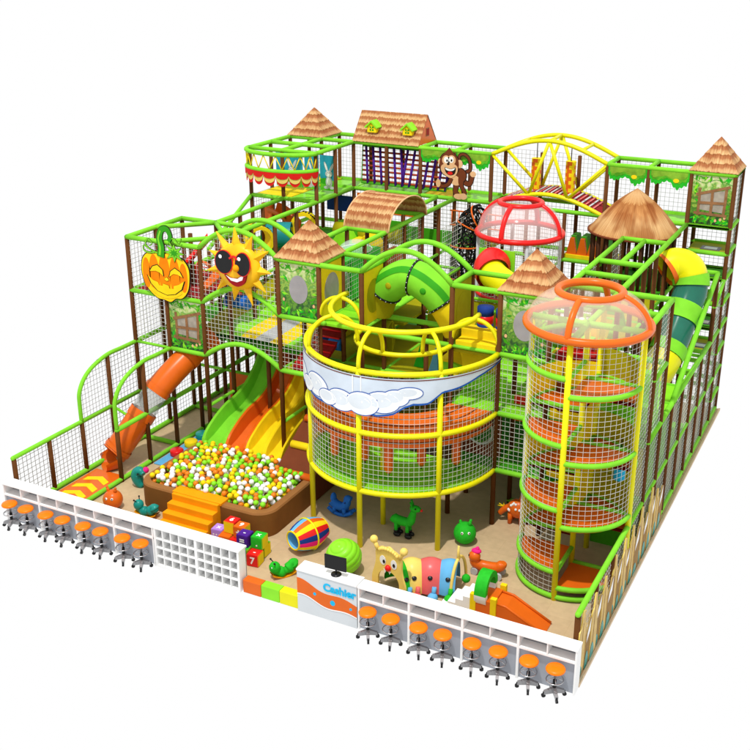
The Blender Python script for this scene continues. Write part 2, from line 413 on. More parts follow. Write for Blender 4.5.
rail((4, 5, 4), (5, 5, 4)); rail((4, 3, 4), (5, 3, 4)); rail((4, 7, 4), (5, 7, 4))
# lower storeys
for z in (1, 2, 3):
    rail((0, 8, z), (2, 8, z)) if z == 3 else None
    rail((0, 0, z), (0, 8, z)); rail((0, 0, z), (12, 0, z)); rail((0, 1, z), (12, 1, z)); rail((0, 3, z), (6, 3, z), r=.045)
    rail((0, 6, z), (2, 6, z), r=.045); rail((4, 7, z), (10, 7, z)); rail((4, 5, z), (11, 5, z), r=.045)
    for x in (2, 4, 5, 6, 8, 9, 10, 11): rail((x, 1, z), (x, 8 if x not in (2, ) or z != 2 else 5, z), r=.047)
    rail((9, 8, z), (10.1, 8, z)); rail((8, 8, z), (9, 8, z), r=.045)
rail((4, 8, 3), (5.1, 8, 3)); rail((4, 8, 2), (5.1, 8, 2)); rail((1, 8, 2), (2, 8, 2)); rail((6, 8, 3), (8, 8, 3))
rail((0, 8, 2), (1, 8, 2), r=.04)
# right flank
rail((12, 0, 0.05), (12, 12, .05)); rail((12, 0, 1), (12, 12.02, 1), r=.058)
for k in (0,):
    for z in (.5, 1.5, 2, 2.5, 3, 3.5, 4): rail((12, 0, z), (12, 1, z)); rail((11, 1, z), (12, 1, z)); rail((11, 0, z), (12, 0, z))
rail((12, 0, 5), (12, 1, 5)); rail((12, 1, 2), (12, 8, 2)); rail((12, 2, 3.35), (12, 6, 2.0)); rail((11, 2, 3.35), (12, 2, 3.35)); rail((12, 7, 3), (12, 8, 3)); rail((12, 1, 3), (12, 2, 2.7))
for k in (3, 4, 5, 6): rail((11, k, 2), (12, k, 2), r=.045)
rail((12, 7, 3), (11, 7, 3)); rail((12, 7, 2), (11, 7, 2))
# left fence with rounded ends
for x in (0, 1):
    c = [W(x, 10, 1), W(x, 10, 1.35), W(x, 9.97, 1.55), W(x, 9.8, 1.75), W(x, 9.5, 1.9), W(x, 9, 2), W(x, 8.5, 2), W(x, 8, 2)]
    railp(catmull(c, 5), r=.058)
rail((0, 8, 1), (0, 12.02, 1), r=.058); rail((0, 0, .05), (0, 12, .05)); rail((1, 8, 1), (1, 10, 1)); rail((1, 3, .05), (1, 12, .05), r=.06); rail((0.0, 8, 0.05), (1, 8, .05)); rail((1, 3, 1), (1, 8, 1)); rail((0, 9, 1), (1, 9, .7), r=.04)
rail((0, 6, .05), (1, 6, .05)); rail((2, 6, .05), (2, 8, .05)); rail((1, 6, 2), (1, 8, 2)); rail((11, 9, .05), (12, 9, .05)) ; rail((9, 7, .05), (12, 7, .05))
RAILS = [r for r in RAILS]
RAILS.sort(key=lambda r: dist(sum(r[0], Vector())/len(r[0])))
rest = MB()
for i, (pts, r, m, seg) in enumerate(RAILS):
    mb = MB() if i < 99 else rest
    if len(pts) == 2: # padded sleeves butt at each post: a faint joint ring every bay
        d = pts[1]-pts[0]
    mb.tube(pts, r, m, seg)
    mb.sphere(pts[0], r*1.02, m, 8, 6); mb.sphere(pts[-1], r*1.02, m, 8, 6)
    if i < 99: mb.build('rail', frame)
if rest.v: rest.build('rail', frame)['kind'] = 'stuff'

# decks
def deck(x0, k0, x1, k1, z, m='grass', t=.07, name='deck'):
    mb = MB(); mb.bb(W(x0, k0, z)+Vector((.03, -.03, -t)), W(x1, k1, z)+Vector((-.03, .03, .005)), m, bev=.012); return mb.build(name, frame)
deck(0, 0, 1.1, 3, 4, 'gold'); deck(1.1, 0, 2, 3, 4, 'lime'); deck(2, 0, 4, 1, 4, 'lime'); deck(4, 0, 5, 1, 4, 'gold'); deck(5, 0, 6, 1, 4, 'lime'); deck(9, 0, 11, 1, 4, 'lime'); deck(11, 0, 12, 1, 4, 'grass')
for (x0, k0, x1, k1, z, m) in (
    (0, 6, 2, 8, 3, 'dred'), (0, 1, 2, 4, 3, 'grass'), (2, 2, 4, 3.6, 3, 'oyel'), (4, 3, 5, 5, 3, 'lime'), (5, 3, 6, 6, 2.6, 'oyel'),
    (0, 4, 2, 6, 2, 'grass'), (2, 2, 4, 5.4, 2, 'grass'), (4, 5, 6, 8, 3, 'lime'), (8, 7, 9, 8, 2.95, 'oyel'),
    (4, 4, 6, 8, 2, 'oyel'), (6, 4, 8, 7, 2, 'oyel'), (8, 4, 10, 8, 2, 'lime'), (10, 3, 11, 7, 3, 'oyel'), (10, 5, 11, 8, 2, 'lime'),
    (5.4, 4, 6, 8, 1, 'grass'), (8, 2, 11, 8, 1, 'grass'), (6, 2, 8, 7, 1, 'oyel'), (0, 0, 2, 4, 2, 'oyel'), (0, 0, 5, 3, 1, 'grass'), (11, 4, 12, 8, 1, 'lime'), (11, 5, 12, 8, 2, 'lime'), (8, 0, 9.4, 1, 3, 'grass'), (2, 0, 6, 1, 3, 'oyel')):
    deck(x0, k0, x1, k1, z, m)
# stair shelves in the rear right corner: climbing squares with a white cut-out
for i, z in enumerate((3.5, 3, 2.5, 2, 1.5)):
    mb = MB(); a = W(11, 0, z); m = 'oyel' if i % 2 == 0 else 'grass'
    mb.bb(W(11, 0, z)+Vector((.06, -.06, -.08)), W(12, 1, z)+Vector((-.06, .06, 0)), m, bev=.01)
    mb.bb(W(11.32, .38, z)+Vector((0, 0, .0)), W(11.78, .74, z)+Vector((0, 0, .006)), 'black')
    mb.bb(W(11.40, .46, z)+Vector((0, 0, .007)), W(11.70, .66, z)+Vector((0, 0, .012)), 'white'); mb.build('climbing_shelf', frame)

# safety nets, one sheet per bay
def vnet(x0, k0, x1, k1, z0, z1, m='net', r=.0054, cell=.12):
    a, b = W(x0, k0, z0), W(x1, k1, z0); h = Vector((0, 0, (z1-z0)*H)); L = (b-a).length
    mb = MB(); mb.net(lambda s, t: a+(b-a)*s+h*t, L, h.z, m, cell, r); return mb.build('safety_net', frame)
for x in range(12):
    vnet(x, 0, x+1, 0, 0.0, 5, 'dnet', .0052, .13)
for k in range(3): vnet(0, k, 0, k+1, 0, 4, 'dnet', .0052, .13)
for k in range(3, 8): vnet(0, k, 0, k+1, 0, 3 if k < 6 else 4, 'dnet', .0052, .13)
for k in (8, 10, 11): vnet(0, k, 0, k+1, 0, 2 if k == 8 else 1, 'dnet', .0066, .13)
mb = MB()     # the bay under the rounded corner
a = W(0, 9); cell = .12
for i in range(11):
    t = i/10; top = 2 if t < .35 else 1+math.sqrt(max(0, 1-((t-.35)/.65)**2))*.98
    mb.tube([a+Vector((0, -1.2*t, 0)), a+Vector((0, -1.2*t, top*H))], .0052, 'dnet', 4, cap=False)
for j in range(24):
    z = j*.13; zz = z/H
    t = 1 if zz <= 1 else .35+.65*math.sqrt(max(0, 1-((zz-1)/.98)**2))
    mb.tube([a+Vector((0, 0, z)), a+Vector((0, -1.2*t, z))], .0052, 'dnet', 4, cap=False)
mb.build('safety_net', frame)
vnet(0, 8, 1, 8, 2, 4); vnet(1, 8, 2, 8, 3, 4)
def archnet(x0, x1, k, z0, h0, z1, h1):
    mb = MB(); n = round((x1-x0)*U/.12)
    f0 = lambda t: z0+h0*math.sin(PI*t)**.9 if 0 < t < 1 else z0
    f1 = lambda t: z1+h1*math.sin(PI*t)**.9 if 0 < t < 1 else z1
    for i in range(n+1):
        t = i/n; mb.tube([W(x0+(x1-x0)*t, k, f0(t)), W(x0+(x1-x0)*t, k, f1(t))], .0054, 'net', 4, cap=False)
    z = z0+.08
    while z < z1+h1:      # level cords, cut off where they meet the cambered rails
        run = []
        for i in range(81):
            t = i/80; inside = f0(t) <= z <= f1(t)
            if inside: run.append(t)
            if (not inside or i == 80) and run:
                if run[-1]-run[0] > .02: mb.tube([W(x0+(x1-x0)*run[0], k, z), W(x0+(x1-x0)*run[-1], k, z)], .0054, 'net', 4, cap=False)
                run = []
        z += .08
    mb.build('safety_net', frame)
archnet(2, 4, 8, 3, .36, 4, .40); archnet(2, 4, 8, 2, .33, 3, .36)
vnet(4, 8, 5, 8, 2, 3); vnet(9, 8, 10, 8, 1, 3)
for k in range(0, 12):
    top = 5 if k == 0 else 3 if k == 1 else 2 if k < 7 else 4 if k == 7 else 3.6 if k == 8 else 1
    vnet(12, k, 12, k+1, 0, top, 'net', .0054, .13)
for k in (3, 4, 5, 6): vnet(5, k, 5, k+1, 3, 4)
for k in (2, 3): vnet(6, k, 6, k+1, 2, 4, 'net', .0055, .14)
for k in (7,): vnet(8, k, 8, k+1, 1, 2, 'net', .006, .14)
for k in (3, 5, 6): vnet(10, k, 10, k+1, 2, 4, 'net', .0055, .14)
vnet(4, 1, 5, 1, 3, 4, 'net'); vnet(5, 1, 6, 1, 3, 4)

# printed forest panels (parts of the frame)
def forest_panel(x0, k, z0, hole):
    a = W(x0, k, z0); mb = MB(); wd, hg = U-.10, H-.10; org = a+Vector((.05, 0, .05))
    pts = rect(0, 0, wd, hg)
    mb.prism(pts, 'forest', org, th=.02); p = mb.build('printed_panel', frame)
    q = MB()
    if hole:
        q.prism(ell(wd*.50, hg*.52, .27, .37, 28), 'hole', org+Vector((0, -.006, 0)), th=.004); q.build('window_film', p)
    else:
        g = org+Vector((0, -.012, 0)); 
        q.prism([(wd*.24, hg*.30), (wd*.82, hg*.26), (wd*.84, hg*.72), (wd*.22, hg*.62)], 'pane', org+Vector((0, -.004, 0)), th=.003); q.build('window_pane', p)
        q = MB()
        for s in ([(.20, .18), (.20, .74)], [(.84, .20), (.86, .80)], [(.12, .60), (.95, .80)], [(.10, .23), (.92, .21)], [(.52, .22), (.52, .70)], [(.20, .44), (.84, .46)]):
            q.prism(ribbon([(s[0][0]*wd, s[0][1]*hg), ((s[0][0]+s[1][0])/2*wd+.01, (s[0][1]+s[1][1])/2*hg), (s[1][0]*wd, s[1][1]*hg)], .075, 2), 'wframe', g, th=.01); g = g+Vector((0, -.002, 0))
        q.build('window_frame', p)
    # leaves, vine and fruit printed on the board
    q = MB(); rnd = random.Random(int(x0*7+z0)); g = org+Vector((0, -.0035, 0))
    for i in range(70):
        side = rnd.random(); x = rnd.uniform(.02, wd-.02)
        z = rnd.choice([rnd.uniform(0, .30), rnd.uniform(0, .22), rnd.uniform(hg*.86, hg)]) if side < .7 else rnd.uniform(0, hg)
        if side >= .7: x = rnd.choice([rnd.uniform(0, .2), rnd.uniform(wd-.16, wd)])
        if .25*wd < x < .8*wd and .24*hg < z < .8*hg: continue
        an = rnd.uniform(0, 6.28); l = rnd.uniform(.05, .12); x = min(max(x, l), wd-l); z = min(max(z, l), hg-l)
        c, s_ = math.cos(an), math.sin(an)
        q.prism([(x-c*l, z-s_*l), (x+s_*l*.35, z-c*l*.35), (x+c*l, z+s_*l), (x-s_*l*.35, z+c*l*.35)], rnd.choice(['leafp', 'dgreen', 'grass', 'leafd', 'lime']), g, th=.0015); g = g+Vector((0, -.00006, 0))
    q.prism(ribbon([(0, hg*.93), (wd*.3, hg*.84), (wd*.6, hg*.92), (wd, hg*.83)], .012, 5), 'dgreen', g, th=.001)
    for fx, fz in ((.78, .13), (.66, .1), (.88, .17)) if not hole else ((.1, .3), (.9, .25)):
        q.prism(ell(fx*wd, fz*hg, .035, .045, 12), 'tan', g+Vector((0, -.001, 0)), th=.001)
    q.build('leaves', p)
forest_panel(1, 8, 2, False); forest_panel(4, 8, 3, True); forest_panel(9, 8, 3, True); forest_panel(11, 1, 4, False)
# leafy valances hung from the roof rail
def valance(x0, x1, k, label=None):
    wd = (x1-x0)*U-.08; org = W(x0, k, 5)+Vector((.04, -.05, -.04)); mb = MB()
    def lobes(dep, mrg, n=9, ph=0):
        dep *= 1.22
        pts = [(mrg, 0)]; N = 60
        for i in range(N+1):
            t = i/N; d = dep*(.62+.34*math.exp(-((t-.68)/.13)**2)+.12*math.sin(t*9+ph))*(.86+.14*abs(math.sin(t*PI*n)))
            if t < .04 or t > .96: d *= .75
            pts.append((mrg+(wd-2*mrg)*t, -d))
        return pts+[(wd-mrg, 0)]
    mb.prism(lobes(.44, 0), 'leafd', org, th=.012); p = mb.build('leaf_valance', frame)
    q = MB(); q.prism(lobes(.30, .03, 7), 'leafp', org+Vector((0, -.006, 0)), th=.003); q.prism(lobes(.22, .05, 5, 1), 'leafl', org+Vector((0, -.009, 0)), th=.002)
    q.prism(ell(wd*.68, -.24, .085, .06, 10), 'gold', org+Vector((0, -.013, 0)), th=.002); q.build('leaf_print', p)
valance(4, 5, 1); valance(5, 6, 1); valance(9, 10, 1); valance(10, 11, 1)
# balcony skirt and zigzag
def bpt(t, z, off=0):
    a = t*PI; return W(1-(1.03+off)*math.cos(a), 3+(.62+off)*math.sin(a), z)
mb = MB(); n = 9
for i in range(n):
    mb.tube([bpt(i/n, 4.97), bpt((i+.5)/n, 4.69)], .018, 'gold', 5); mb.tube([bpt((i+.5)/n, 4.69), bpt((i+1)/n, 4.97)], .018, 'gold', 5)
mb.build('zigzag_lacing', frame)
for (m_, dep, off) in (('red2', .285, .02), ('sand', .22, .03), ('red2', .13, .045)):
    mb = MB(); ns = 9
    def fn(a, b, dep=dep, off=off):
        s = a*ns; fr_ = s-math.floor(s); d = dep*(math.sqrt(max(0, 1-(2*fr_-1)**2))*.62+.38)
        if a >= 1: d = dep*.38
        return bpt(a, 4.64-b*d, off)
    mb.grid(fn, ns*10, 1, m_, True); mb.build('scallop_skirt', frame)
# ------------------------------------------------------------------ thatched roofs
def pyramid(x0, k0, x1, k1, z, h, label):
    loc = W((x0+x1)/2, (k0+k1)/2, z)+Vector((0, 0, .05)); t = thing('thatched_roof', label, 'roof', loc, 'pyramid thatched roofs')
    o = .06; c = [W(x0-o, k1+o, z), W(x1+o, k1+o, z), W(x1+o, k0-o, z), W(x0-o, k0-o, z)]; ap = loc+Vector((0, 0, h*H)); wd = (x1-x0)*U
    for i in range(4):
        a, b = c[i]+Vector((0, 0, .05)), c[(i+1) % 4]+Vector((0, 0, .05)); mb = MB()
        def fn(s, v, a=a, b=b):
            e = a+(b-a)*s; p = e+(ap-e)*v
            st = v*4; fr_ = st-math.floor(st)       # each straw course flares slightly over the one below
            return p+Vector((0, 0, .0))+((e-loc).normalized()*.02*(1-fr_) if 0 < v < .98 else Vector())
        mb.grid(fn, 14, 32, 'thatch', False, lambda s, v, i=i: ((s-.5)*(1-v)*wd+i*3.1+x0, v)); mb.build('thatch_slope', t)
    return t
pyramid(0, 0, 1, 1, 5, .58, 'pyramid thatched roof on the rear left corner behind the curved balcony')
pyramid(11, 0, 12, 1, 5, .60, 'pyramid thatched roof on the rear right corner above the window panel')
pyramid(4, 7, 5, 8, 4, .60, 'pyramid thatched roof between the smiling sun and the green caterpillar tube')
pyramid(9, 7, 10, 8, 4, .60, 'pyramid thatched roof beside the clear orange ringed dome')
# gable house roof
loc = W(3, .5, 5)+Vector((0, 0, .05)); t = thing('gable_roof', 'long gabled thatched roof with two small green dormers', 'roof', loc)
for s_, nm in ((1, 'front'), (-1, 'back')):
    mb = MB(); e = .5+s_*.58
    mb.grid(lambda a, v: W(2.0+1.97*a, e+(.5-e)*v, 5)+Vector((0, 0, .05+.60*H*v)), 30, 24, 'thatchb', False, lambda a, v: (a*2.5+s_*5, v)); mb.build('roof_slope', t)
for x in (2.02, 3.96):
    mb = MB(); mb.prism([(-.66, 0), (.66, 0), (0, .83)], 'orange', W(x, .5, 5)+Vector((0, 0, .06)), (0, 1, 0), (0, 0, 1), .04); g = mb.build('gable_wall', t)
    if x > 3:
        q = MB(); q.prism(rect(-.12, .22, .12, .48), 'wframe', W(x, .5, 5)+Vector((.008, 0, .06)), (0, 1, 0), (0, 0, 1), .006)
        q.prism(rect(-.09, .25, -.01, .45), 'dred', W(x, .5, 5)+Vector((.012, 0, .06)), (0, 1, 0), (0, 0, 1), .004); q.prism(rect(.01, .25, .09, .45), 'dred', W(x, .5, 5)+Vector((.012, 0, .06)), (0, 1, 0), (0, 0, 1), .004); q.build('window', g)
for x in (2.55, 3.6):
    c = W(x, .82, 5.30); mb = MB(); mb.prism([(-.16, -.10), (.16, -.10), (.16, .10), (0, .24), (-.16, .10)], 'gold', c+Vector((0, -.20, 0)), th=.34); d = mb.build('dormer', t)
    q = MB(); q.prism([(-.24, .07), (0, .28), (.24, .07), (.21, .03), (0, .22), (-.21, .03)], 'lime', c+Vector((0, -.26, 0)), th=.40); q.build('dormer_roof', d)
    q = MB(); q.prism(rect(-.07, -.05, .07, .09), 'dgreen', c+Vector((0, -.207, 0)), th=.005); q.prism(rect(-.012, -.05, .012, .09), 'gold', c+Vector((0, -.212, 0)), th=.004); q.prism(rect(-.07, .01, .07, .03), 'gold', c+Vector((0, -.212, 0)), th=.004); q.build('window', d)
# barrel roof
loc = W(4.5, 4, 4); t = thing('barrel_roof', 'rounded barrel thatched roof arching over the middle walkway', 'roof', loc)
mb = MB(); mb.grid(lambda a, v: W(3.95+1.15*a, 4+1.03*math.cos(PI*v), 4+.52*math.sin(PI*v)), 24, 36, 'thatchb', True, lambda a, v: (a*2.5, v*2)); mb.build('thatch_cover', t)
mb = MB()
for x in (3.94, 5.11): mb.tube([W(x, 4+1.03*math.cos(PI*i/24), 4+.52*math.sin(PI*i/24)) for i in range(25)], .022, 'tan', 6)
mb.build('edge_trim', t)
# conical hut
loc = W(10, 2, 3); t = thing('cone_hut', 'round hut with a wide conical straw roof on brown slats', 'hut', loc)
R_ = 1.05*U; c0 = W(10, 2, 4)
mb = MB(); mb.grid(lambda a, v: c0+Vector((R_*(1-v)*math.cos(2*PI*a), R_*(1-v)*math.sin(2*PI*a), -.05+.80*H*(v+.10*math.sin(PI*v)))), 72, 16, 'cone', True, lambda a, v: (a*8+ (1-v)*.0, v)); mb.build('straw_cone', t)
mb = MB(); mb.tube([c0+Vector((R_*math.cos(2*PI*i/48), R_*math.sin(2*PI*i/48), -.05)) for i in range(48)], .035, 'mono', 6, closed=True); mb.build('eave_trim', t)
for i in range(22):
    a = 2*PI*i/22; mb = MB(); p = c0+Vector((R_*.9*math.cos(a), R_*.9*math.sin(a), -.05)); mb.tube([p, p-Vector((0, 0, 1.05*H))], .05, 'dpost', 8); mb.build('slat', t)
mb = MB(); mb.lathe([(0, -H-.02), (R_*.95, -H-.02), (R_*.95, -H-.1), (0, -H-.1)], c0, 'grass', 36); mb.build('floor_disc', t)

# ------------------------------------------------------------------ yellow arch bridge
loc = W(7.5, .5, 4); t = thing('arch_bridge', 'yellow trussed arch bridge with a red stepped deck between the roof walks', 'bridge', loc)
for k in (0, 1):
    top = lambda s: W(6+3*s, k, 5+.36*math.sin(PI*s)); low = lambda s: W(6+3*s, k, 3.96+.33*math.sin(PI*s))
    mb = MB(); mb.tube([top(i/24) for i in range(25)], .066, 'yellow', 8); mb.build('top_chord', t)
    mb = MB(); mb.tube([low(i/24) for i in range(25)], .066, 'yellow', 8); mb.build('bottom_chord', t)
    for a, b in ((top(0), low(.34)), (low(.34), top(.5)), (top(.5), low(.68)), (low(.68), top(1))):
        mb = MB(); mb.tube([a, b], .052, 'yellow', 8); mb.build('truss_brace', t)
for s in (0, .22, .5, .78, 1):
    mb = MB(); mb.tube([W(6+3*s, 0, 5+.36*math.sin(PI*s)), W(6+3*s, 1, 5+.36*math.sin(PI*s))], .05, 'yellow', 8); mb.build('cross_bar', t)
mb = MB(); mb.grid(lambda a, v: W(6+3*a, .06+.88*v, 3.98+.33*math.sin(PI*a)), 30, 1, 'dred', True); mb.grid(lambda a, v: W(6+3*a, .06+.88*v, 3.93+.33*math.sin(PI*a)), 30, 1, 'red', True); dk = mb.build('bridge_deck', t)
mb = MB()
for i in range(3, 28):
    s = i/30; p = W(6+3*s, .5, 3.99+.33*math.sin(PI*s)); mb.box(p+Vector((0, 0, .012)), (.045, .88*U, .03), 'rose' if i % 2 else 'offw', ry=-math.atan(.33*PI*math.cos(PI*s)*H/(3*U)))
mb.build('deck_slats', dk)
for i, (x, lb) in enumerate(((7.03, 'left'), (7.93, 'right'))):
    c = W(x, .5, 4.98); t2 = thing('punch_bag', 'orange and yellow chequered punch bag hanging on the %s side of the arch bridge' % lb, 'punch bag', c-Vector((0, 0, 1.25)), 'punch bags under the arch')
    mb = MB()
    for j in range(10):
        z = .08+j*.115
        for q in range(6):
            a0 = q*PI/3+(PI/6 if j % 2 else 0); mb.lathe([(.155, -z), (.155, -z-.115)], c, 'gold' if (q+j) % 2 else 'orange', 4, a0=a0, a1=a0+PI/3)
    mb.lathe([(0, -.08), (.155, -.08)], c, 'gold', 24); mb.lathe([(0, -1.23), (.155, -1.23)], c, 'gold', 24); mb.build('bag', t2)
    mb = MB(); mb.tube([c+Vector((0, 0, .44)), c-Vector((0, 0, .08))], .015, 'black', 6); mb.build('hanging_strap', t2)

# ------------------------------------------------------------------ big round basket tower
C = (7, 8); bt = thing('round_basket_tower', 'big round yellow ringed netted tower with a cloud banner standing on yellow poles', 'tower', W(7, 8, 0))
def bp(a, r, z): return W(C[0]+r*math.cos(math.radians(a)), C[1]+r*math.sin(math.radians(a)), z)
for z in (1, 2, 3):
    mb = MB(); mb.tube([bp(a, 2, z) for a in range(0, 181, 5)], .066, 'yellow', 10); mb.build('ring_rail', bt)
for a in (45, 90, 135):
    mb = MB(); mb.tube([bp(a, 2.0, 0), bp(a, 2.0, 3)], .066, 'yellow', 10); mb.build('pole', bt)
for a, r in ((90, 1),):
    mb = MB(); mb.tube([bp(a, r, 0), bp(a, r, 2)], .066, 'yellow', 10); mb.build('pole', bt)
mb = MB(); mb.tube([bp(180, 2, 1), bp(180, 2, 3)], .06, 'yellow', 10); mb.build('pole', bt)
for a in (0, 45, 90, 135, 180):
    pts = [bp(a, 1.5+.5*math.cos(PI*i/20), 3+.50*math.sin(PI*i/20)**.8 if 0 < i < 20 else 3) for i in range(21)]
    mb = MB(); mb.tube(pts, .05, 'yellow', 8); mb.build('hoop', bt)
mb = MB(); mb.tube([bp(a, 1.5, 3.52) for a in range(-8, 196, 6)], .066, 'yellow', 10); mb.build('guard_rail', bt)
mb = MB(); mb.tube([bp(a, 1.0, 3) for a in range(0, 181, 6)], .058, 'yellow', 10); mb.build('inner_ring', bt)
for i in range(4):
    a0 = i*45; mb = MB(); n = 16
    for j in range(n+1): mb.tube([bp(a0+45*j/n, 2.0, 1), bp(a0+45*j/n, 2.0, 3)], .0045, 'net', 4, cap=False)
    for j in range(1, 25): mb.tube([bp(a0+45*q/8, 2.0, 1+2*j/25) for q in range(9)], .0045, 'net', 4, cap=False)
    mb.build('safety_net', bt)
mb = MB(); mb.grid(lambda a, v: bp(180*a, 1.96*(.001+v), 1.0), 40, 1, 'lime'); mb.grid(lambda a, v: bp(180*a, 1.96, 1-v*.06), 40, 1, 'lime'); mb.grid(lambda a, v: bp(180*a, 1.96*(.001+v), .94), 40, 1, 'dgreen'); fl = mb.build('round_floor', bt)
q = MB()
for r in (1.35, 1.65): q.tube([bp(a, r, 1.01) for a in range(0, 181, 6)], .02, 'grass', 6)
q.build('floor_seam', fl)
mb = MB(); z0 = 1.86
mb.grid(lambda a, v: bp(180*a, 1.0+.93*v, z0+.16), 40, 1, 'orange'); mb.grid(lambda a, v: bp(180*a, 1.0+.93*v, z0-.08), 40, 1, 'orange')
mb.grid(lambda a, v: bp(180*a, 1.93, z0-.08+.24*v), 40, 1, 'orange'); mb.grid(lambda a, v: bp(180*a, 1.0, z0-.08+.24*v), 40, 1, 'orange'); rg = mb.build('orange_ring_walk', bt)
q = MB()
for z in (z0-.0, z0+.08): q.tube([bp(a, 1.94, z) for a in range(0, 181, 6)], .02, 'mono', 6)
for r in (1.3, 1.6): q.tube([bp(a, r, z0+.165) for a in range(0, 181, 6)], .014, 'mono', 6)
q.build('ring_seam', rg)
for a, r in ((25, 1.6), (50, 1.35), (75, 1.65), (100, 1.35), (122, 1.65), (148, 1.4), (160, 1.75)):
    mb = MB(); p = bp(a, r, z0-.08); mb.lathe([(0, 0), (.11, 0), (.11, -.72), (.07, -.80), (0, -.80)], p, 'orange', 14); b_ = mb.build('hanging_bolster', bt)
    mb = MB(); mb.tube([p-Vector((0, 0, .80)), p-Vector((0, 0, .9))], .018, 'black', 6); mb.build('bolster_cord', b_)
for a in (87.6, 92.4):
    mb = MB(); mb.grid(lambda s, v, a=a: bp(a-.35+.7*s, 2.071, 2.93-.55*v), 1, 1, 'white'); mb.build('banner_seam', bt)
# cloud banner hung below the top ring
def cl(a_deg, drop): return None
prof = [(180, .05), (170, .40), (160, .52), (150, .55), (142, .72), (135, .63), (126, .78), (115, .80), (106, .84), (97, .72), (88, .74), (80, .80), (70, .74), (60, .52), (52, .50), (45, .34), (30, .22), (15, .10), (0, .03)]
def interp(a):
    for (a0, d0), (a1, d1) in zip(prof, prof[1:]):
        if a1 <= a <= a0: s = (a0-a)/(a0-a1); return d0+(d1-d0)*s
    return .05
def lob(a): return max(.03, interp(a)*.93+.05*abs(math.sin(math.radians(a*8.3)))*min(1, interp(a)*2.2))
def banner(f0, f1, r, m, n=120): 
    mb.grid(lambda s, v: bp(180*(1-s), r, 2.95-(f0(180*(1-s))+(f1(180*(1-s))-f0(180*(1-s)))*v)*.78), n, 1, m)
mb = MB(); banner(lambda a: 0, lob, 2.065, 'cloud'); ban = mb.build('cloud_banner', bt)
mb = MB(); banner(lambda a: max(0, lob(a)-.022), lambda a: lob(a)+.014, 2.07, 'ink'); banner(lambda a: .02, lambda a: .04, 2.07, 'mono'); mb.build('banner_outline', ban)
mb = MB(); rnd = random.Random(3)
def puff(a, z, ra, rz, arc0=200, arc1=380):
    global pr_
    pr_ = pr_+.0004
    mb.grid(lambda s, v: bp(a+(ra+.45)*v*math.cos(2*PI*s), pr_, z+(rz+.014)*v*math.sin(2*PI*s)), 24, 2, 'ink')
    mb.grid(lambda s, v: bp(a+ra*v*math.cos(2*PI*s), pr_+.001, z+rz*v*math.sin(2*PI*s)), 24, 2, 'cloudw')
    mb.grid(lambda s, v: bp(a+ra*.16+ra*.72*v*math.cos(2*PI*s), pr_+.0015, z+rz*.14+rz*.66*v*math.sin(2*PI*s)), 20, 2, 'cloudp')
pr_ = 2.0705
def swirl(a, z, ra, rz, a0, a1):
    mb.tube([bp(a-ra*math.cos(math.radians(a0+(a1-a0)*i/16)), 2.075, z+rz*math.sin(math.radians(a0+(a1-a0)*i/16))) for i in range(17)], .012, 'ink', 4)
for a, z, ra, rz in ((163, 2.72, 4, .08), (152, 2.66, 6, .13), (141, 2.60, 7, .12), (62, 2.74, 6, .07), (69, 2.66, 6, .10), (120, 2.58, 9, .14), (76, 2.58, 8, .13), (131, 2.50, 6, .09), (100, 2.50, 8, .13), (87, 2.52, 8, .14), (110, 2.47, 6, .09)): puff(a, z-.015, ra*1.15, rz*1.3)
for a, z, ra, rz, b0, b1 in ((150, 2.72, 8, .14, 200, 20), (112, 2.70, 6, .09, 180, -60), (60, 2.72, 7, .15, 160, -80), (72, 2.55, 5, .1, 150, -100), (140, 2.60, 7, .15, 170, 330), (92, 2.5, 6, .1, 170, -40), (50, 2.80, 5, .06, 140, -60))[:0]: swirl(a, z, ra, rz, b0, b1)
mb.build('cloud_drawing', ban)

# ------------------------------------------------------------------ spiral tower with the orange dome
C2 = (11, 9); st = thing('spiral_climbing_tower', 'round netted climbing tower with orange steps and a clear dome ringed in orange', 'tower', W(11, 9, 0))
def sp(a, r, z): return W(C2[0]+r*math.cos(math.radians(a)), C2[1]+r*math.sin(math.radians(a)), z)
for a, r in ((90, 1), (0, 1), (180, 1), (0, 0), (270, 1)):
    mb = MB(); mb.tube([sp(a, r, 0), sp(a, r, 4)], .066 if a != 180 else .05, 'yellow', 10); mb.build('pole', st)
for lv in range(4):
    for q, (a0, z) in enumerate(((90, lv+.45), (0, lv+.20), (270, lv+.95), (180, lv+.70))):
        if z > 3.8: continue
        mb = MB(); mb.tube([sp(a0+90*i/12, 1, z) for i in range(13)], .06, 'green', 8); mb.build('arc_rail', st)
        mb = MB(); mb.tube([sp(a0, 0, z), sp(a0, 1, z)], .05, 'green', 8); mb.build('spoke_rail', st)
        if z < 3.4:
            mb = MB(); mb.grid(lambda s, v: sp(a0+90*s, .96*(.001+v), z-.01), 12, 1, 'orange'); mb.grid(lambda s, v: sp(a0+90*s, .96*(.001+v), z-.07), 12, 1, 'dred')
            mb.grid(lambda s, v: sp(a0+90*s, .96, z-.01-.06*v), 12, 1, 'orange'); mb.build('sector_step', st)
            if q in (2, 3):
                mb = MB(); mb.grid(lambda s, v: sp(a0+90*s, .97, z+.03+.42*v), 12, 1, 'gold' if q == 3 else 'oyel'); mb.build('riser_pad', st)
mb = MB(); mb.tube([sp(a, 1, .05) for a in range(0, 181, 6)], .06, 'green', 8); mb.build('arc_rail', st)
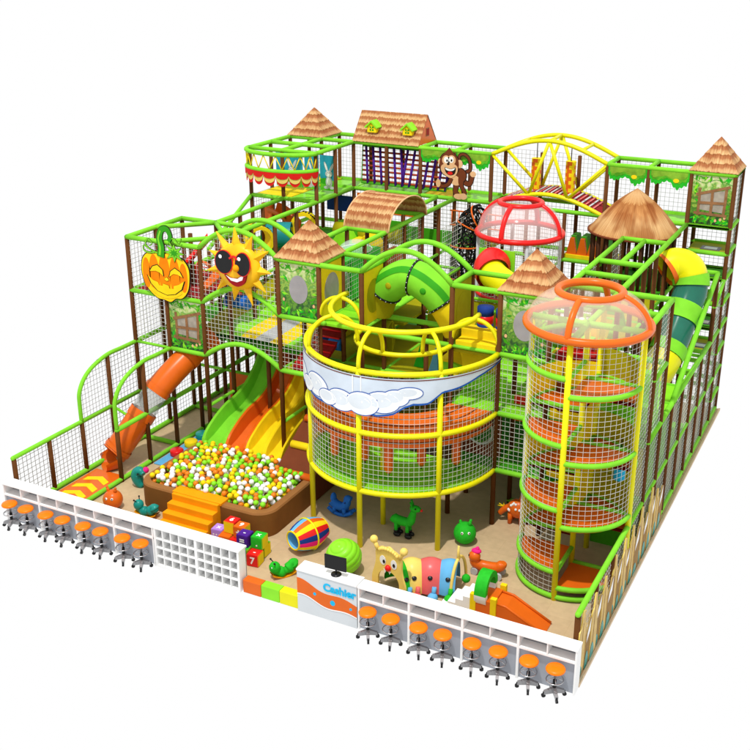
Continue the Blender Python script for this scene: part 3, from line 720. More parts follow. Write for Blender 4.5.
for a0, zb in ((90, 0.05), (0, 1.2)):
    mb = MB(); n = 14
    for j in range(n+1): mb.tube([sp(a0+90*j/n, 1.0, zb), sp(a0+90*j/n, 1.0, 4)], .0045, 'net', 4, cap=False)
    nz = round((4-zb)*H/.115)
    for j in range(1, nz): mb.tube([sp(a0+90*q/10, 1.0, zb+(4-zb)*j/nz) for q in range(11)], .0045, 'net', 4, cap=False)
    mb.build('safety_net', st)
def dome(par, c, r0, r1, z0, z1, m, ribs, fm='film', tr=.085):
    mb = MB(); mb.tube([W(c[0]+r0*math.cos(2*PI*i/48), c[1]+r0*math.sin(2*PI*i/48), z0) for i in range(48)], tr, m, 12, closed=True); mb.build('lower_ring', par)
    mb = MB(); mb.tube([W(c[0]+r1*math.cos(2*PI*i/36), c[1]+r1*math.sin(2*PI*i/36), z1) for i in range(36)], tr, m, 12, closed=True); mb.build('upper_ring', par)
    def f(a, v):
        t = v*PI/2*.80; k = (math.cos(t)-math.cos(PI*.4))/(1-math.cos(PI*.4)); r = r1+(r0-r1)*k
        return W(c[0]+r*math.cos(a), c[1]+r*math.sin(a), z0+(z1-z0)*math.sin(t)/math.sin(PI*.4))
    for a in ribs:
        mb = MB(); mb.tube([f(math.radians(a), i/12) for i in range(13)], .07, m, 10); mb.build('dome_rib', par)
    mb = MB(); mb.grid(lambda s, v: f(2*PI*s, v), 48, 12, fm); mb.build('clear_dome', par)
dome(st, C2, 1.07, .55, 4.02, 4.47, 'orange', (92, 2, 272), 'filmo')

# ------------------------------------------------------------------ red dome tower
rt = thing('red_dome_tower', 'round white netted tower under a clear dome with red rings', 'tower', W(7.9, 4, 2))
dome(rt, (7.9, 4), .96, .47, 4.10, 4.64, 'red', (95, 5, 275, 185), 'filmr', .075)
mb = MB(); n = 60
cc = lambda a, z: W(7.9+.94*math.cos(a), 4+.94*math.sin(a), z)
for j in range(n): mb.tube([cc(2*PI*j/n, 2), cc(2*PI*j/n, 4.1)], .0045, 'net', 4, cap=False)
for j in range(28): mb.tube([cc(2*PI*q/32, 2+2.1*j/28) for q in range(32)], .0045, 'net', 4, cap=False, closed=True)
mb.build('safety_net', rt)
for z in (2, 3):
    mb = MB(); mb.tube([cc(2*PI*q/40, z) for q in range(40)], .05, 'red' if z == 3 else 'green', 8, closed=True); mb.build('ring_rail', rt)
mb = MB(); mb.lathe([(0, 0), (.12, 0), (.13, .1), (.13, .75), (.05, .82), (.05, .95), (0, .95)], W(8.35, 4.55, 3.5)-Vector((0, 0, .2)), 'offw', 16); mb.build('centre_post', rt)
for a in (60, 150, 240, 330):
    mb = MB(); mb.tube([cc(math.radians(a), 0), cc(math.radians(a), 4.1)], .045, 'lgrey', 8); mb.build('pole', rt)

# ------------------------------------------------------------------ tubes and slides
def tube_slide(name, label, path, r, segs, cat='tube slide', n=8):
    """path points in grid units; segs = list of (t0, t1, material, radius factor)"""
    P = catmull([W(*p) for p in path], n); t = thing(name, label, cat, P[-1]*1.0)
    L = len(P)-1
    for (a, b, m, rf, nm) in segs:
        i0, i1 = round(a*L), round(b*L); mb = MB(); mb.pipe(P[i0:i1+1], r*rf, m, 22, .02); mb.build(nm, t)
    return t, P
t, P = tube_slide('tube_slide', 'orange tube slide with a clear middle section dropping beside the left fence', [(1.52, 7.1, 2.05), (1.36, 7.5, 1.9), (1.19, 8.0, 1.66), (1.02, 8.42, 1.40), (0.90, 8.65, 1.20), (0.78, 8.88, 0.94), (0.58, 9.20, 0.57), (0.42, 9.40, 0.33), (0.37, 9.50, 0.26)], .36,
    [(0, .18, 'orange', 1, 'tube_section'), (.17, .21, 'orange', 1.06, 'collar'), (.2, .42, 'orange', .98, 'tube_section'), (.41, .45, 'orange', 1.05, 'collar'), (.44, .62, 'film2', .97, 'clear_section'), (.61, .65, 'orange', 1.06, 'collar'), (.64, .86, 'orange', 1, 'tube_section'), (.85, .9, 'orange', 1.08, 'collar'), (.89, 1, 'orange', 1.0, 'tube_section')])
mb = MB()
def scoop(a, v):
    ang = PI*(1.0+a); c = P[-1]; d = Vector((-.55, -.75, -.35)).normalized(); side = Vector((.8, -.6, 0)).normalized(); up = side.cross(d).normalized()
    if up.z < 0: up = -up
    r = .44+.02*v; q = c+d*(.50*v*(1-.35*abs(math.cos(ang))**2))+side*math.cos(ang)*r*(1-.15*v)+up*math.sin(ang)*r*(1-.25*v)
    q.z = max(q.z, .03); return q
mb.grid(scoop, 20, 8, 'orange'); mb.build('exit_scoop', t)

t, P = tube_slide('tube_slide', 'steep spiral tube slide with yellow bends and dark teal windows on the right side', [(11.02, 3.15, 3.55), (11.22, 3.0, 3.64), (11.5, 2.95, 3.56), (11.62, 3.05, 3.25), (11.56, 3.35, 2.9), (11.5, 3.75, 2.55), (11.42, 4.15, 2.25), (11.3, 4.5, 1.98), (11.1, 4.8, 1.78), (10.8, 4.95, 1.65)], .45,
    [(0, .04, 'orange', 1.12, 'collar'), (.03, .28, 'yellow', 1, 'elbow'), (.27, .32, 'green', 1.08, 'collar'), (.31, .43, 'dteal', .97, 'window_section'), (.42, .50, 'green', 1.06, 'collar'), (.49, .62, 'dteal', .97, 'window_section'), (.61, .67, 'green', 1.06, 'collar'), (.66, .84, 'yellow', 1, 'elbow'), (.83, 1, 'yellow', 1.0, 'tube_section')])
# caterpillar tube between the arches
t, P = tube_slide('caterpillar_tube', 'green and yellow caterpillar crawl tube bent over like an arch', [(5.85, 7.05, 3.10), (5.98, 7.06, 3.38), (6.22, 7.1, 3.62), (6.7, 7.12, 3.80), (7.22, 7.1, 3.61), (7.54, 7.06, 3.32), (7.76, 7, 2.98)], .43,
    [(0, .25, 'oyel', 1, 'tube_section'), (.25, .53, 'green', 1.03, 'tube_section'), (.53, .78, 'green', 1.03, 'tube_section'), (.78, 1, 'gold', 1, 'tube_section')], 'crawl tube')
for s in (.25, .53, .78):
    i = round(s*(len(P)-1)); mb = MB(); d = (P[min(i+1, len(P)-1)]-P[i-1]).normalized(); u = d.cross(Vector((0, 1, 0))).normalized(); v = d.cross(u)
    mb.tube([P[i]+(u*math.cos(2*PI*k/32)+v*math.sin(2*PI*k/32))*.45 for k in range(32)], .028, 'black', 6, closed=True); j = mb.build('joint_ring', t)
    q = MB()
    for k in range(20): q.sphere(P[i]+(u*math.cos(2*PI*k/20)+v*math.sin(2*PI*k/20))*.473, .014, 'offw', 6, 4)
    q.build('bolts', j)
for s in (.38, .62):
    i = round(s*(len(P)-1)); mb = MB(); mb.sphere(P[i]+Vector((.02, -.435, .0)), (.085, .03, .085), 'oyel' if s < .5 else 'dgreen', 14, 8); mb.build('spot', t)
mb = MB(); i0, i1 = round(.25*(len(P)-1)), round(.78*(len(P)-1))
def band(a, b):
    i = i0+round(a*(i1-i0)); d = (P[i+1]-P[i-1]).normalized(); up = Vector((0, -1, 0)).cross(d).normalized(); up = up if up.z > 0 else -up; th = math.radians(28+22*b)
    return P[i]+(Vector((0, -1, 0))*math.cos(th)+up*math.sin(th))*.452
mb.grid(band, i1-i0, 3, 'dgreen'); mb.build('stripe', t)
# yellow side panels carrying the tube
for x, m, lab in ((6.0, 'gold', 'yellow panel with a round mouth at the left end of the caterpillar tube'), (8.0, 'oyel', 'yellow panel with a round mouth at the right end of the caterpillar tube'), (5.0, 'gold', 'yellow panel with a grey oval mirror beside the green tank')):
    a = W(x, 8, 3)+Vector((0, .08, .06)); mb = MB(); mb.prism(rect(0, 0, U-.16, H-.14), m, a+Vector((.015, 0, 0)), (0, 1, 0), (0, 0, 1), .03); pn = tag(mb.build('soft_panel', None, a), lab, 'panel')
    q = MB(); q.prism(ell(.52, .66, .36, .44), 'hole' if x == 5 else 'oyel', a+Vector((.021, 0, 0)), (0, 1, 0), (0, 0, 1), .005); q.prism(ell(.52, .66, .36, .44), 'hole' if x == 5 else 'dgreen', a+Vector((-.018, 0, 0)), (0, 1, 0), (0, 0, 1), .005); q.build('round_opening', pn)
# red and yellow elbow tube leaving the red dome tower
t, P = tube_slide('crawl_tube', 'yellow crawl tube with a bulging red bend leaving the netted tower', [(7.72, 5.05, 3.72), (7.75, 5.35, 3.68), (7.95, 5.6, 3.62), (8.3, 5.75, 3.52), (8.8, 5.95, 3.38), (9.3, 6.2, 3.25)], .40, [(.0, .34, 'red', 1.12, 'red_bend'), (.30, 1, 'yellow', .92, 'yellow_section')], 'crawl tube')
mb = MB(); mb.prism(rect(-.50, -.60, .50, .30), 'lime', W(7.75, 5.0, 3.75), th=.04); mb.build('mounting_panel', t)

# wave slides into the ball pit
pth = [(5.2, 2.0), (5.6, 1.82), (6.0, 1.42), (6.4, 1.06), (6.8, .84), (7.2, .73), (7.6, .68), (7.95, .59), (8.2, .53), (8.55, .49)]
pc = catmull([(k, z, 0) for k, z in pth], 5)
ws = thing('wave_slide', 'four lane wave slide in green orange and yellow ending in the ball pit', 'slide', W(3.1, 8, 0))
for x0, x1, m in ((2.12, 2.76, 'green'), (2.76, 3.30, 'orange'), (3.30, 3.78, 'gold'), (3.78, 4.24, 'gold')):
    mb = MB()
    def fn(a, v, x0=x0, x1=x1):
        i = min(int(a*(len(pc)-1)+.5), len(pc)-1); k, z = pc[i].x, pc[i].y
        prof = [(0, .10), (.0, .30), (.05, .33), (.11, .30), (.17, .05), (.5, -.02), (.83, .05), (.89, .30), (.95, .33), (1, .30), (1, .10)]
        p = prof[round(v*10)]; hh = 1 if k < 7.85 else math.sqrt(max(0, 1-((k-7.85)/.68)**2)) if k < 8.52 else 0; return W(x0+(x1-x0)*p[0], k, z-.05+(p[1]*hh if p[1] > 0 else p[1]))
    mb.grid(fn, len(pc)-1, 10, m, False); mb.build('slide_lane', ws)
# roller ramp
rr = thing('roller_ramp', 'brown climbing ramp with red and yellow padded rollers beside the slides', 'climbing ramp', W(4.9, 8.5, 0))
mb = MB(); mb.prism([(0, 0), (3.0, 0), (3.0, 2.35), (2.9, 2.35), (0, .60)], 'mono', W(5.3, 9.0, .01), (0, 1, 0), (0, 0, 1), .95*U); mb.build('ramp_body', rr)
for i in range(5):
    k = 8.93-.60*i; z = .47+.30*i; mb = MB(); mb.tube([W(4.42, k, z), W(5.28, k, z)], .10, 'gold' if i % 2 else 'orange', 14); mb.build('roller', rr)
# ball pit
pit = thing('ball_pit', 'brown padded ball pit with rounded corners and orange steps', 'ball pit', W(3.6, 9.4, 0))
def rr_(x0, k0, x1, k1, r, off, z, n=8):
    out = []
    for (cx, ck, a0) in ((x1-r, k1-r, 0), (x0+r, k1-r, 90), (x0+r, k0+r, 180), (x1-r, k0+r, 270)):
        for i in range(n+1):
            a = math.radians(a0+90*i/n); out.append(W(cx+(r+off)*math.cos(a), ck+(r+off)*math.sin(a), z))
    return out
PX = (1.98, 8.44, 5.28, 10.68, .42); zt = .44
o0 = rr_(*PX, 0, 0); o1 = rr_(*PX, 0, zt-.03); o2 = rr_(*PX, -.02, zt); i1 = rr_(*PX, -.17, zt); i0 = rr_(*PX, -.19, .03)
def ringfaces(mb, A, B, m):
    n = len(A); mi = mb.mi(m); b = len(mb.v); mb.v += A+B
    for i in range(n): j = (i+1) % n; mb.face((b+i, b+j, b+n+j, b+n+i), mi, True)
mb = MB(); ringfaces(mb, o0, o1, 'brown'); ringfaces(mb, i1, i0, 'brown'); mb.build('pit_wall', pit)
mb = MB(); ringfaces(mb, o1, o2, 'rim'); ringfaces(mb, o2, i1, 'rim'); mb.build('pit_rim', pit)
mb = MB(); mi = mb.mi('brown'); mb.v += [p+Vector((0, 0, .02)) for p in i0]; mb.face(range(len(mb.v)), mi); mb.build('pit_floor', pit)
for i in range(4):
    x0, x1 = 3.02, 4.16; mb = MB(); top = zt*H+.03-i*.16
    mb.bb(W(x0-.0*i, 10.60+.17*i, 0), (x1*U, -(10.77+.17*i)*U+.001, top), 'amber', bev=.012); mb.build('step', pit)
mb = MB(); mb.bb(W(2.98, 10.42, 0)+Vector((0, 0, zt*H-.02)), (4.2*U, -10.7*U, zt*H+.055), 'amber', bev=.015); mb.build('step_cap', pit)
# balls
rnd = random.Random(11); balls = []; cells = {}
R_B = .070
def free(p, d):
    cx, cy, cz = [int(math.floor(q/.15)) for q in p]
    for i in (-1, 0, 1):
        for j in (-1, 0, 1):
            for k in (-1, 0, 1):
                for q in cells.get((cx+i, cy+j, cz+k), ()):
                    if (q-p).length < d: return False
    return True
for zlayer, zz in enumerate((.40, .50, .60)):
    for t_ in range(9000):
        X = rnd.uniform(PX[0]+.24, PX[2]-.24); K = rnd.uniform(PX[1]+.15, PX[3]-.25)
        if zlayer == 2 and rnd.random() < .25: continue
        heap = .07*(1-abs((X-3.6)/1.6)**2)*(1-abs((K-9.35)/1.2)**2)+ max(0, (9.0-K))*.03
        p = W(X, K, 0)+Vector((0, 0, zz*zt*H/.44/.95+heap-.19+rnd.uniform(-.02, .02)))
        if X < 4.32 and K < 8.58: continue
        if X > 4.3 and K < 8.95: continue
        if free(p, .131):
            c = tuple(int(math.floor(q/.15)) for q in p); cells.setdefault(c, []).append(p); balls.append(p)
balls.sort(key=lambda p: dist(p)-p.z*3.0)
protos = {}
CN = {'white': 'white', 'yellow': 'gold', 'orange': 'borange', 'lime green': 'lime'}
for nm, m in CN.items():
    mb = MB(); mb.sphere((0, 0, 0), R_B, m, 14, 9); o = mb.build('play_ball'); COL.objects.unlink(o); protos[nm] = o
keys = list(CN); stuff = MB()
for i, p in enumerate(balls):
    nm = keys[rnd.choices(range(4), (34, 20, 19, 27))[0]]
    if i < 300:
        o = protos[nm].copy(); COL.objects.link(o); o.location = p; tag(o, 'small glossy %s plastic ball lying in the brown ball pit' % nm, 'ball', 'balls in the ball pit')
    else: stuff.sphere(p, R_B, CN[nm], 12, 8)
print('BALLS', len(balls))
o = stuff.build('play_balls', None, W(3.6, 9.4, .3)); tag(o, 'mass of white yellow orange and green balls filling the ball pit', 'balls', 'balls in the ball pit'); o['kind'] = 'stuff'
# ------------------------------------------------------------------ signs
def lay(org, i): return Vector(org)+Vector((0, -.005*i, 0))
# pumpkin
org = W(1.10, 8.1, 3.42)
t = thing('pumpkin_sign', 'grinning orange and yellow pumpkin cut-out sign with a green curly stem', 'sign', org)
out = loop2([(-.80, .05), (-.74, .38), (-.56, .56), (-.40, .55), (-.22, .66), (0, .60), (.20, .66), (.40, .55), (.60, .52), (.78, .30), (.80, 0), (.72, -.35), (.52, -.58), (.30, -.62), (.12, -.74), (-.10, -.70), (-.32, -.68), (-.55, -.52), (-.72, -.30)])
mb = MB(); mb.prism([(x*1.02, z*1.02) for x, z in out], 'outline', lay(org, 0), th=.03); mb.prism([(x*.985, z*.985) for x, z in out], 'ypumpkin', lay(org, 1), th=.006); body = mb.build('pumpkin_body', t)
mb = MB()
for cx, rx, rz in ((-.62, .13, .42), (-.36, .17, .54), (-.02, .19, .58), (.32, .17, .54), (.60, .13, .40)):
    mb.prism(ell(cx, 0, rx, rz, 24), 'opumpkin', lay(org, 2), th=.004)
mb.prism(ribbon([(-.50, -.42), (-.15, -.58), (.2, -.56), (.5, -.40)], .10, 5), 'ypumpkin', lay(org, 3), th=.004); mb.build('orange_ribs', body)
mb = MB()
def feat(pts, m='gold', i=4, g=1.16):
    cx = sum(p[0] for p in pts)/len(pts); cz = sum(p[1] for p in pts)/len(pts)
    mb.prism([(cx+(x-cx)*g, cz+(z-cz)*g) for x, z in pts], 'outline', lay(org, i), th=.004); mb.prism(pts, m, lay(org, i+1), th=.004)
feat([(-.50, .06), (-.40, .20), (-.24, .26), (-.08, .14), (-.06, -.02), (-.18, .06), (-.30, .09)]); feat([(.14, -.02), (.20, .14), (.34, .24), (.50, .16), (.58, .02), (.42, .08), (.28, .08)])
feat([(-.04, -.10), (.06, -.04), (.12, -.12), (.04, -.15)])
feat([(-.58, -.06), (-.42, -.18), (-.26, -.22), (-.22, -.30), (-.10, -.30), (-.09, -.24), (.10, -.27), (.12, -.35), (.26, -.34), (.27, -.26), (.44, -.20), (.62, -.08), (.52, -.32), (.30, -.48), (.02, -.54), (-.28, -.46), (-.48, -.28)], g=1.07)
mb.build('pumpkin_face', body)
mb = MB(); st_ = ribbon([(-.10, .50), (-.06, .75), (-.10, 1.0), (-.02, 1.24), (.16, 1.28), (.26, 1.10), (.20, .96)], .22, 6, .10)
mb.prism([(x*1.0, z) for x, z in ribbon([(-.10, .50), (-.06, .75), (-.10, 1.0), (-.02, 1.24), (.16, 1.28), (.26, 1.10), (.20, .96)], .26, 6, .13)], 'outline', lay(org, 0)+Vector((0, -.012, 0)), th=.02)
mb.prism(st_, 'dgreen', lay(org, 5), th=.02); mb.prism(ribbon([(-.12, .55), (-.09, .76), (-.13, 1.0), (-.04, 1.22)], .07, 6, .04), 'green', lay(org, 6), th=.004); mb.build('stem', t)
mb = MB(); star = []
for i in range(16):
    a = 2*PI*i/16; r = .30 if i % 2 == 0 else .14; star.append((.36+r*math.cos(a)*1.1, .66+r*math.sin(a)*.8))
mb.prism([((x-.36)*1.12+.36, (z-.66)*1.12+.66) for x, z in star], 'outline', lay(org, 4), th=.01); mb.prism(star, 'green', lay(org, 5.4), th=.008); mb.prism([((x-.36)*.5+.36, (z-.66)*.5+.66) for x, z in star], 'dgreen', lay(org, 6.2), th=.004); mb.build('leaf', t)
for nm, pp in (('tendril', [(-.20, .60), (-.42, .66), (-.58, .80), (-.48, .95), (-.36, .84), (-.46, .76)]), ('tendril', [(-.30, .60), (-.52, .58), (-.66, .64), (-.64, .76), (-.54, .70)]), ('tendril', [(.30, .80), (.22, .98), (.38, 1.05), (.52, .92), (.62, 1.08)])):
    mb = MB(); mb.prism(ribbon(pp, .065, 6, .03), 'outline', lay(org, 3), th=.01); mb.prism(ribbon(pp, .035, 6, .015), 'green', lay(org, 4.6), th=.008); mb.build(nm, t)
# sun
org = W(3.10, 8.12, 3.80)
t = thing('sun_sign', 'smiling golden sun sign wearing red framed dark sunglasses', 'sign', org)
mb = MB(); rx, rz = .66, .62
prof = [(1.0, 0), (.98, .06), (.90, .12), (.72, .18), (.42, .225), (0, .24)]
Rm = Matrix.Rotation(PI/2, 3, 'X')
mi = mb.mi('sun'); b0 = len(mb.v); S = 40
for (r, y) in prof:
    for k in range(S): mb.v.append(org+Vector((r*rx*math.cos(2*PI*k/S), -y, r*rz*math.sin(2*PI*k/S))))
for i in range(len(prof)-1):
    for k in range(S): k2 = (k+1) % S; mb.face((b0+i*S+k, b0+i*S+k2, b0+(i+1)*S+k2, b0+(i+1)*S+k), mi, True)
mb.prism(ell(0, 0, rx, rz, 40), 'sun', org+Vector((0, .001, 0)), th=.03); disc = mb.build('sun_disc', t)
for i in range(11):
    a = PI/2+2*PI*i/11+.08; c, s = math.cos(a), math.sin(a); L_ = 1.02+.06*math.sin(i*2.3); mb = MB(); mi = mb.mi('sun')
    tip = org+Vector((c*L_, 0, s*L_)); q = [org+Vector((math.cos(a-.24)*.60, 0, math.sin(a-.24)*.57)), org+Vector((math.cos(a+.24)*.60, 0, math.sin(a+.24)*.57)), org+Vector((c*.58, -.11, s*.56)), tip+Vector((0, -.01, 0))]
    back = [p+Vector((0, .03, 0)) for p in (q[0], q[1], q[3])]; b = len(mb.v); mb.v += q+back
    for f in ((0, 2, 3), (2, 1, 3), (4, 6, 5), (0, 3, 6, 4), (1, 5, 6, 3)): mb.face([b+j for j in f], mi)
    mb.build('sun_ray', t)
for sx, cx in ((-1, -.27), (1, .30)):
    w_ = .26 if sx < 0 else .22
    mb = MB(); mb.prism(ell(cx, .15, w_+.02, .32, 28, -.12), 'red', org+Vector((0, -.262, 0)), th=.025); f = mb.build('sunglass_frame', t)
    q = MB(); q.prism(ell(cx, .15, w_, .30, 28, -.12), 'black', org+Vector((0, -.266, 0)), th=.01); lens = q.build('lens', f)
    q = MB(); q.prism(ell(cx-.09, .29, .05, .05, 14), 'white', org+Vector((0, -.277, 0)), th=.004); q.build('lens_glint', f)
mb = MB(); mb.prism(ribbon([(-.10, .26), (.03, .33), (.16, .26)], .05, 5), 'red', org+Vector((0, -.268, 0)), th=.03); mb.build('sunglass_bridge', t)
mb = MB(); mb.sphere(org+Vector((.10, -.24, .03)), (.10, .11, .10), 'amber', 14, 8); mb.build('nose', t)
mb = MB(); mo = loop2([(-.28, -.17), (-.10, -.24), (.12, -.23), (.34, -.06), (.40, -.08), (.32, -.34), (.12, -.46), (-.08, -.41), (-.22, -.28)])
mb.prism(mo, 'dred', org+Vector((0, -.245, 0)), th=.06); f = mb.build('mouth', t)
q = MB(); q.prism([(-.24, -.19), (-.10, -.25), (.12, -.25), (.33, -.10), (.26, -.27), (.10, -.34), (-.08, -.32)], 'white', org+Vector((0, -.25, 0)), th=.005); q.build('teeth', f)
# monkey
org = W(5.05, 1.12, 4.52)
t = thing('monkey_sign', 'laughing brown cartoon monkey cut-out sign on the top walkway', 'sign', org)
mb = MB()
def P2(pts, m, i, ol=.03, tgt=None):
    (tgt or mb).prism(pts, m, lay(org, i), th=.006)
def limb(pts, w, w1, m, i):
    mb.prism(ribbon(pts, w+.045, 6, w1+.045), 'outline', lay(org, i-.4), th=.006); mb.prism(ribbon(pts, w, 6, w1), m, lay(org, i), th=.006)
limb([(.30, .10), (.50, .22), (.46, .52), (.30, .66), (.14, .62), (.12, .44), (.24, .38)], .09, .05, 'mono', 0); mb.build('tail', t)
mb = MB(); limb([(.16, .10), (.26, -.08), (.34, -.20), (.50, -.22), (.58, .02)], .17, .12, 'mono', 1.0); mb.prism(ell(.60, .08, .10, .09, 16), 'tan', lay(org, 1.8), th=.006); mb.build('leg', t)
mb = MB(); limb([(-.05, -.05), (.08, -.20), (.02, -.48), (.10, -.62)], .18, .12, 'mono', 1.2); mb.prism(ell(.14, -.66, .17, .09, 16), 'tan', lay(org, 2), th=.006); mb.build('leg', t)
mb = MB(); P2(ell(.10, -.02, .31, .27, 26, .4), 'outline', 1.8); P2(ell(.10, -.02, .28, .24, 26, .4), 'mono', 2.2); P2(ell(.0, -.16, .20, .15, 22, -.5), 'tan', 2.6); P2(ell(.20, -.14, .09, .20, 18, 0), 'mono', 2.9); mb.build('body', t)
mb = MB(); limb([(-.12, -.10), (-.22, -.30), (-.42, -.38), (-.54, -.28)], .11, .09, 'mono', 3.2); mb.prism(ell(-.56, -.30, .08, .13, 14), 'tan', lay(org, 3.9), th=.006); mb.build('arm', t)
mb = MB(); limb([(.20, -.10), (.24, -.34), (.34, -.52), (.30, -.60)], .12, .10, 'mono', 3.2); mb.prism(ell(.30, -.64, .12, .10, 14), 'tan', lay(org, 3.9), th=.006); mb.build('arm', t)
mb = MB(); P2(ell(-.20, .32, .36, .40, 30), 'outline', 4); P2([(-.42, .60), (-.20, .84), (-.02, .62)], 'mono', 4.2); P2(ell(-.20, .33, .33, .37, 30), 'mono', 4.4); P2(ell(.15, .36, .10, .13, 16), 'tan', 4.2); P2(ell(-.52, .38, .06, .10, 14), 'tan', 4.2)
hd = mb.build('head', t); mb = MB()
P2(ell(-.30, .44, .14, .15, 20), 'tan', 4.8); P2(ell(-.12, .46, .14, .15, 20), 'tan', 4.8); P2(loop2([(-.46, .26), (-.30, .34), (-.10, .36), (.08, .26), (.06, .05), (-.12, -.10), (-.34, -.02), (-.46, .10)]), 'tan', 5)
P2(ell(-.30, .45, .08, .10, 16), 'white', 5.4); P2(ell(-.13, .47, .08, .10, 16), 'white', 5.4); P2(ell(-.27, .43, .03, .04, 12), 'outline', 5.8); P2(ell(-.12, .45, .03, .04, 12), 'outline', 5.8); P2(ell(-.23, .33, .05, .035, 12), 'outline', 5.8)
P2(loop2([(-.34, .22), (-.15, .18), (.02, .24), (0, .05), (-.16, -.02), (-.30, .06)]), 'outline', 5.6); P2(loop2([(-.32, .21), (-.15, .17), (0, .22), (-.06, .14), (-.20, .12), (-.30, .15)]), 'white', 6.0); P2(ell(-.16, .05, .09, .05, 14), 'red', 6.0)
mb.build('face', hd)

# ------------------------------------------------------------------ fittings inside the frame (each one could be lifted out)
def prop(name, label, cat, X, K, Z): return thing(name, label, cat, W(X, K, Z))
for i, (x0, x1, lb) in enumerate(((.12, .95, 'blue picture panel with a grey rabbit, leftmost behind the round balcony'), (1.02, 1.45, 'narrow blue picture panel with a grey rabbit, second behind the balcony'), (1.5, 1.95, 'blue picture panel with a grey rabbit beside the balcony corner post'))):
    o_ = W(x0, 1.95, 4.06); wd = (x1-x0)*U; t = thing('rabbit_panel', lb, 'panel', o_)
    mb = MB(); mb.prism(rect(0, 0, wd, 1.12), 'skyp', o_, th=.03); b = mb.build('board', t)
    q = MB(); q.prism([(0, 0), (wd, 0), (wd, .30), (wd*.7, .38), (wd*.4, .28), (0, .40)], 'leafp', o_+Vector((0, -.004, 0)), th=.003)
    q.prism(ell(wd*.3, .30, .16, .10, 16), 'dgreen', o_+Vector((0, -.006, 0)), th=.002); q.build('bushes', b)
    q = MB(); c = wd*.6; g = o_+Vector((0, -.009, 0))
    for (a, e, r1, r2, ro_, m, j) in ((0, .28, .12, .18, 0, 'lgrey', 0), (0, .30, .07, .12, 0, 'white', 1), (0, .54, .13, .11, 0, 'lgrey', 1), (-.10, .76, .045, .17, .35, 'lgrey', 0), (.10, .74, .045, .17, -.5, 'lgrey', 0), (-.1, .76, .02, .12, .35, 'white', 1), (.02, .50, .08, .05, 0, 'white', 2), (-.04, .59, .03, .04, 0, 'white', 2), (.05, .59, .03, .04, 0, 'white', 2), (-.04, .59, .012, .02, 0, 'black', 3), (.05, .59, .012, .02, 0, 'black', 3), (-.1, .10, .09, .05, 0, 'lgrey', 2), (.1, .10, .09, .05, 0, 'lgrey', 2)):
        if c+a-r1 < 0 or c+a+r1 > wd+.02: r1 *= .7
        q.prism(ell(c+a, e, r1, r2, 18, ro_), m, g+Vector((0, -.0015*j, 0)), th=.0012)
    q.build('rabbit', b)
# strap cage under the gable roof
t = prop('strap_net_bridge', 'slanted climbing net of purple and red straps under the gabled roof', 'climbing net', 3.5, .8, 4)
f0 = lambda s, v: W(2.08+2.75*s+.12*(1-v)*(1 if s < .5 else -1), .62+.30*(1-v), 4.12+.76*v)
mb = MB(); mb.tube([f0(0, 0), f0(1, 0), f0(1, 1), f0(0, 1)], .03, 'grass', 6, closed=True); mb.build('net_frame', t)
for i in range(13):
    s = (i+.5)/13; mb = MB(); mb.tube([f0(s, 1)+Vector((0, .0, 0)), f0(min(1, s+.03), 0)], .045, 'purple', 6); mb.build('upright_strap', t)
for j in range(7):
    mb = MB(); v = .08+j*.13; mb.tube([f0(0, v)+Vector((0, .04, 0)), f0(1, v)+Vector((0, .04, 0))], .034, 'strap', 6); mb.build('cross_strap', t)
def panel(name, label, x0, x1, k, z0, z1, m, par=None, t_=.05, cat='panel'):
    a = W(x0, k, z0); mb = MB(); mb.bb(a, W(x1, k, z1)+Vector((0, t_, 0)), m, bev=.015); return tag(mb.build(name, None, a), label, cat)
panel('orange_board', 'wide orange padded board under the strap net walkway', 2.1, 3.9, 1.02, 3.5, 3.90, 'orange')
panel('navy_board', 'navy blue padded board left of the orange board', 1.15, 1.95, 1.02, 3.45, 3.8, 'navy')
# tiger tube, teal tunnel, dotted wheel, orange chute
def ringtube(name, label, X, K, Z, r, L_, m, dirv, dots=None, th=.10, cat='crawl tube'):
    c = W(X, K, Z); d = Vector(dirv).normalized(); t = thing(name, label, cat, c-Vector((0, 0, r))); mb = MB()
    mb.pipe([c-d*L_/2, c-d*L_/6, c+d*L_/6, c+d*L_/2], r, m, 22, th); u = d.cross(Vector((0, 0, 1))).normalized(); v = u.cross(d)
    mb2 = MB()
    for e in (-1, 1): mb.grid(lambda a, b, e=e: c+d*(e*L_/2)+(u*math.cos(2*PI*a)+v*math.sin(2*PI*a))*(r-th*b), 24, 1, m)
    if dots:
        rnd = random.Random(5)
        for i in range(26):
            a = rnd.uniform(0, PI); s = rnd.uniform(-.42, .42)*L_; p = c+d*s+(u*math.cos(a)+v*math.sin(a))*(r+.002)
            mb.sphere(p, .035, dots, 6, 4)
    mb.build('tube_shell', t)
    return t
ringtube('tiger_tube', 'yellow crawl tube with black spots behind the smiling sun', 1.02, 4.35, 3.36, .46, .55, 'gold', (.8, -.5, 0), 'black')
ringtube('teal_tunnel', 'teal crawl tunnel beside the spotted yellow tube', 1.15, 3.6, 3.34, .40, .9, 'teal2', (.9, .4, 0), None, .03)
ringtube('spotted_tunnel', 'yellow spotted wheel tunnel under the balcony deck', 1.62, 3.0, 3.48, .42, .3, 'gold', (.3, -1, 0), 'black')
t = prop('orange_chute', 'short orange plastic chute under the balcony floor', 'slide', .62, 2.9, 3.2)
mb = MB(); mb.bb(W(.3, 2.9, 3.05), W(.62, 3.0, 3.85), 'orange', bev=.02); mb.build('chute_panel', t)
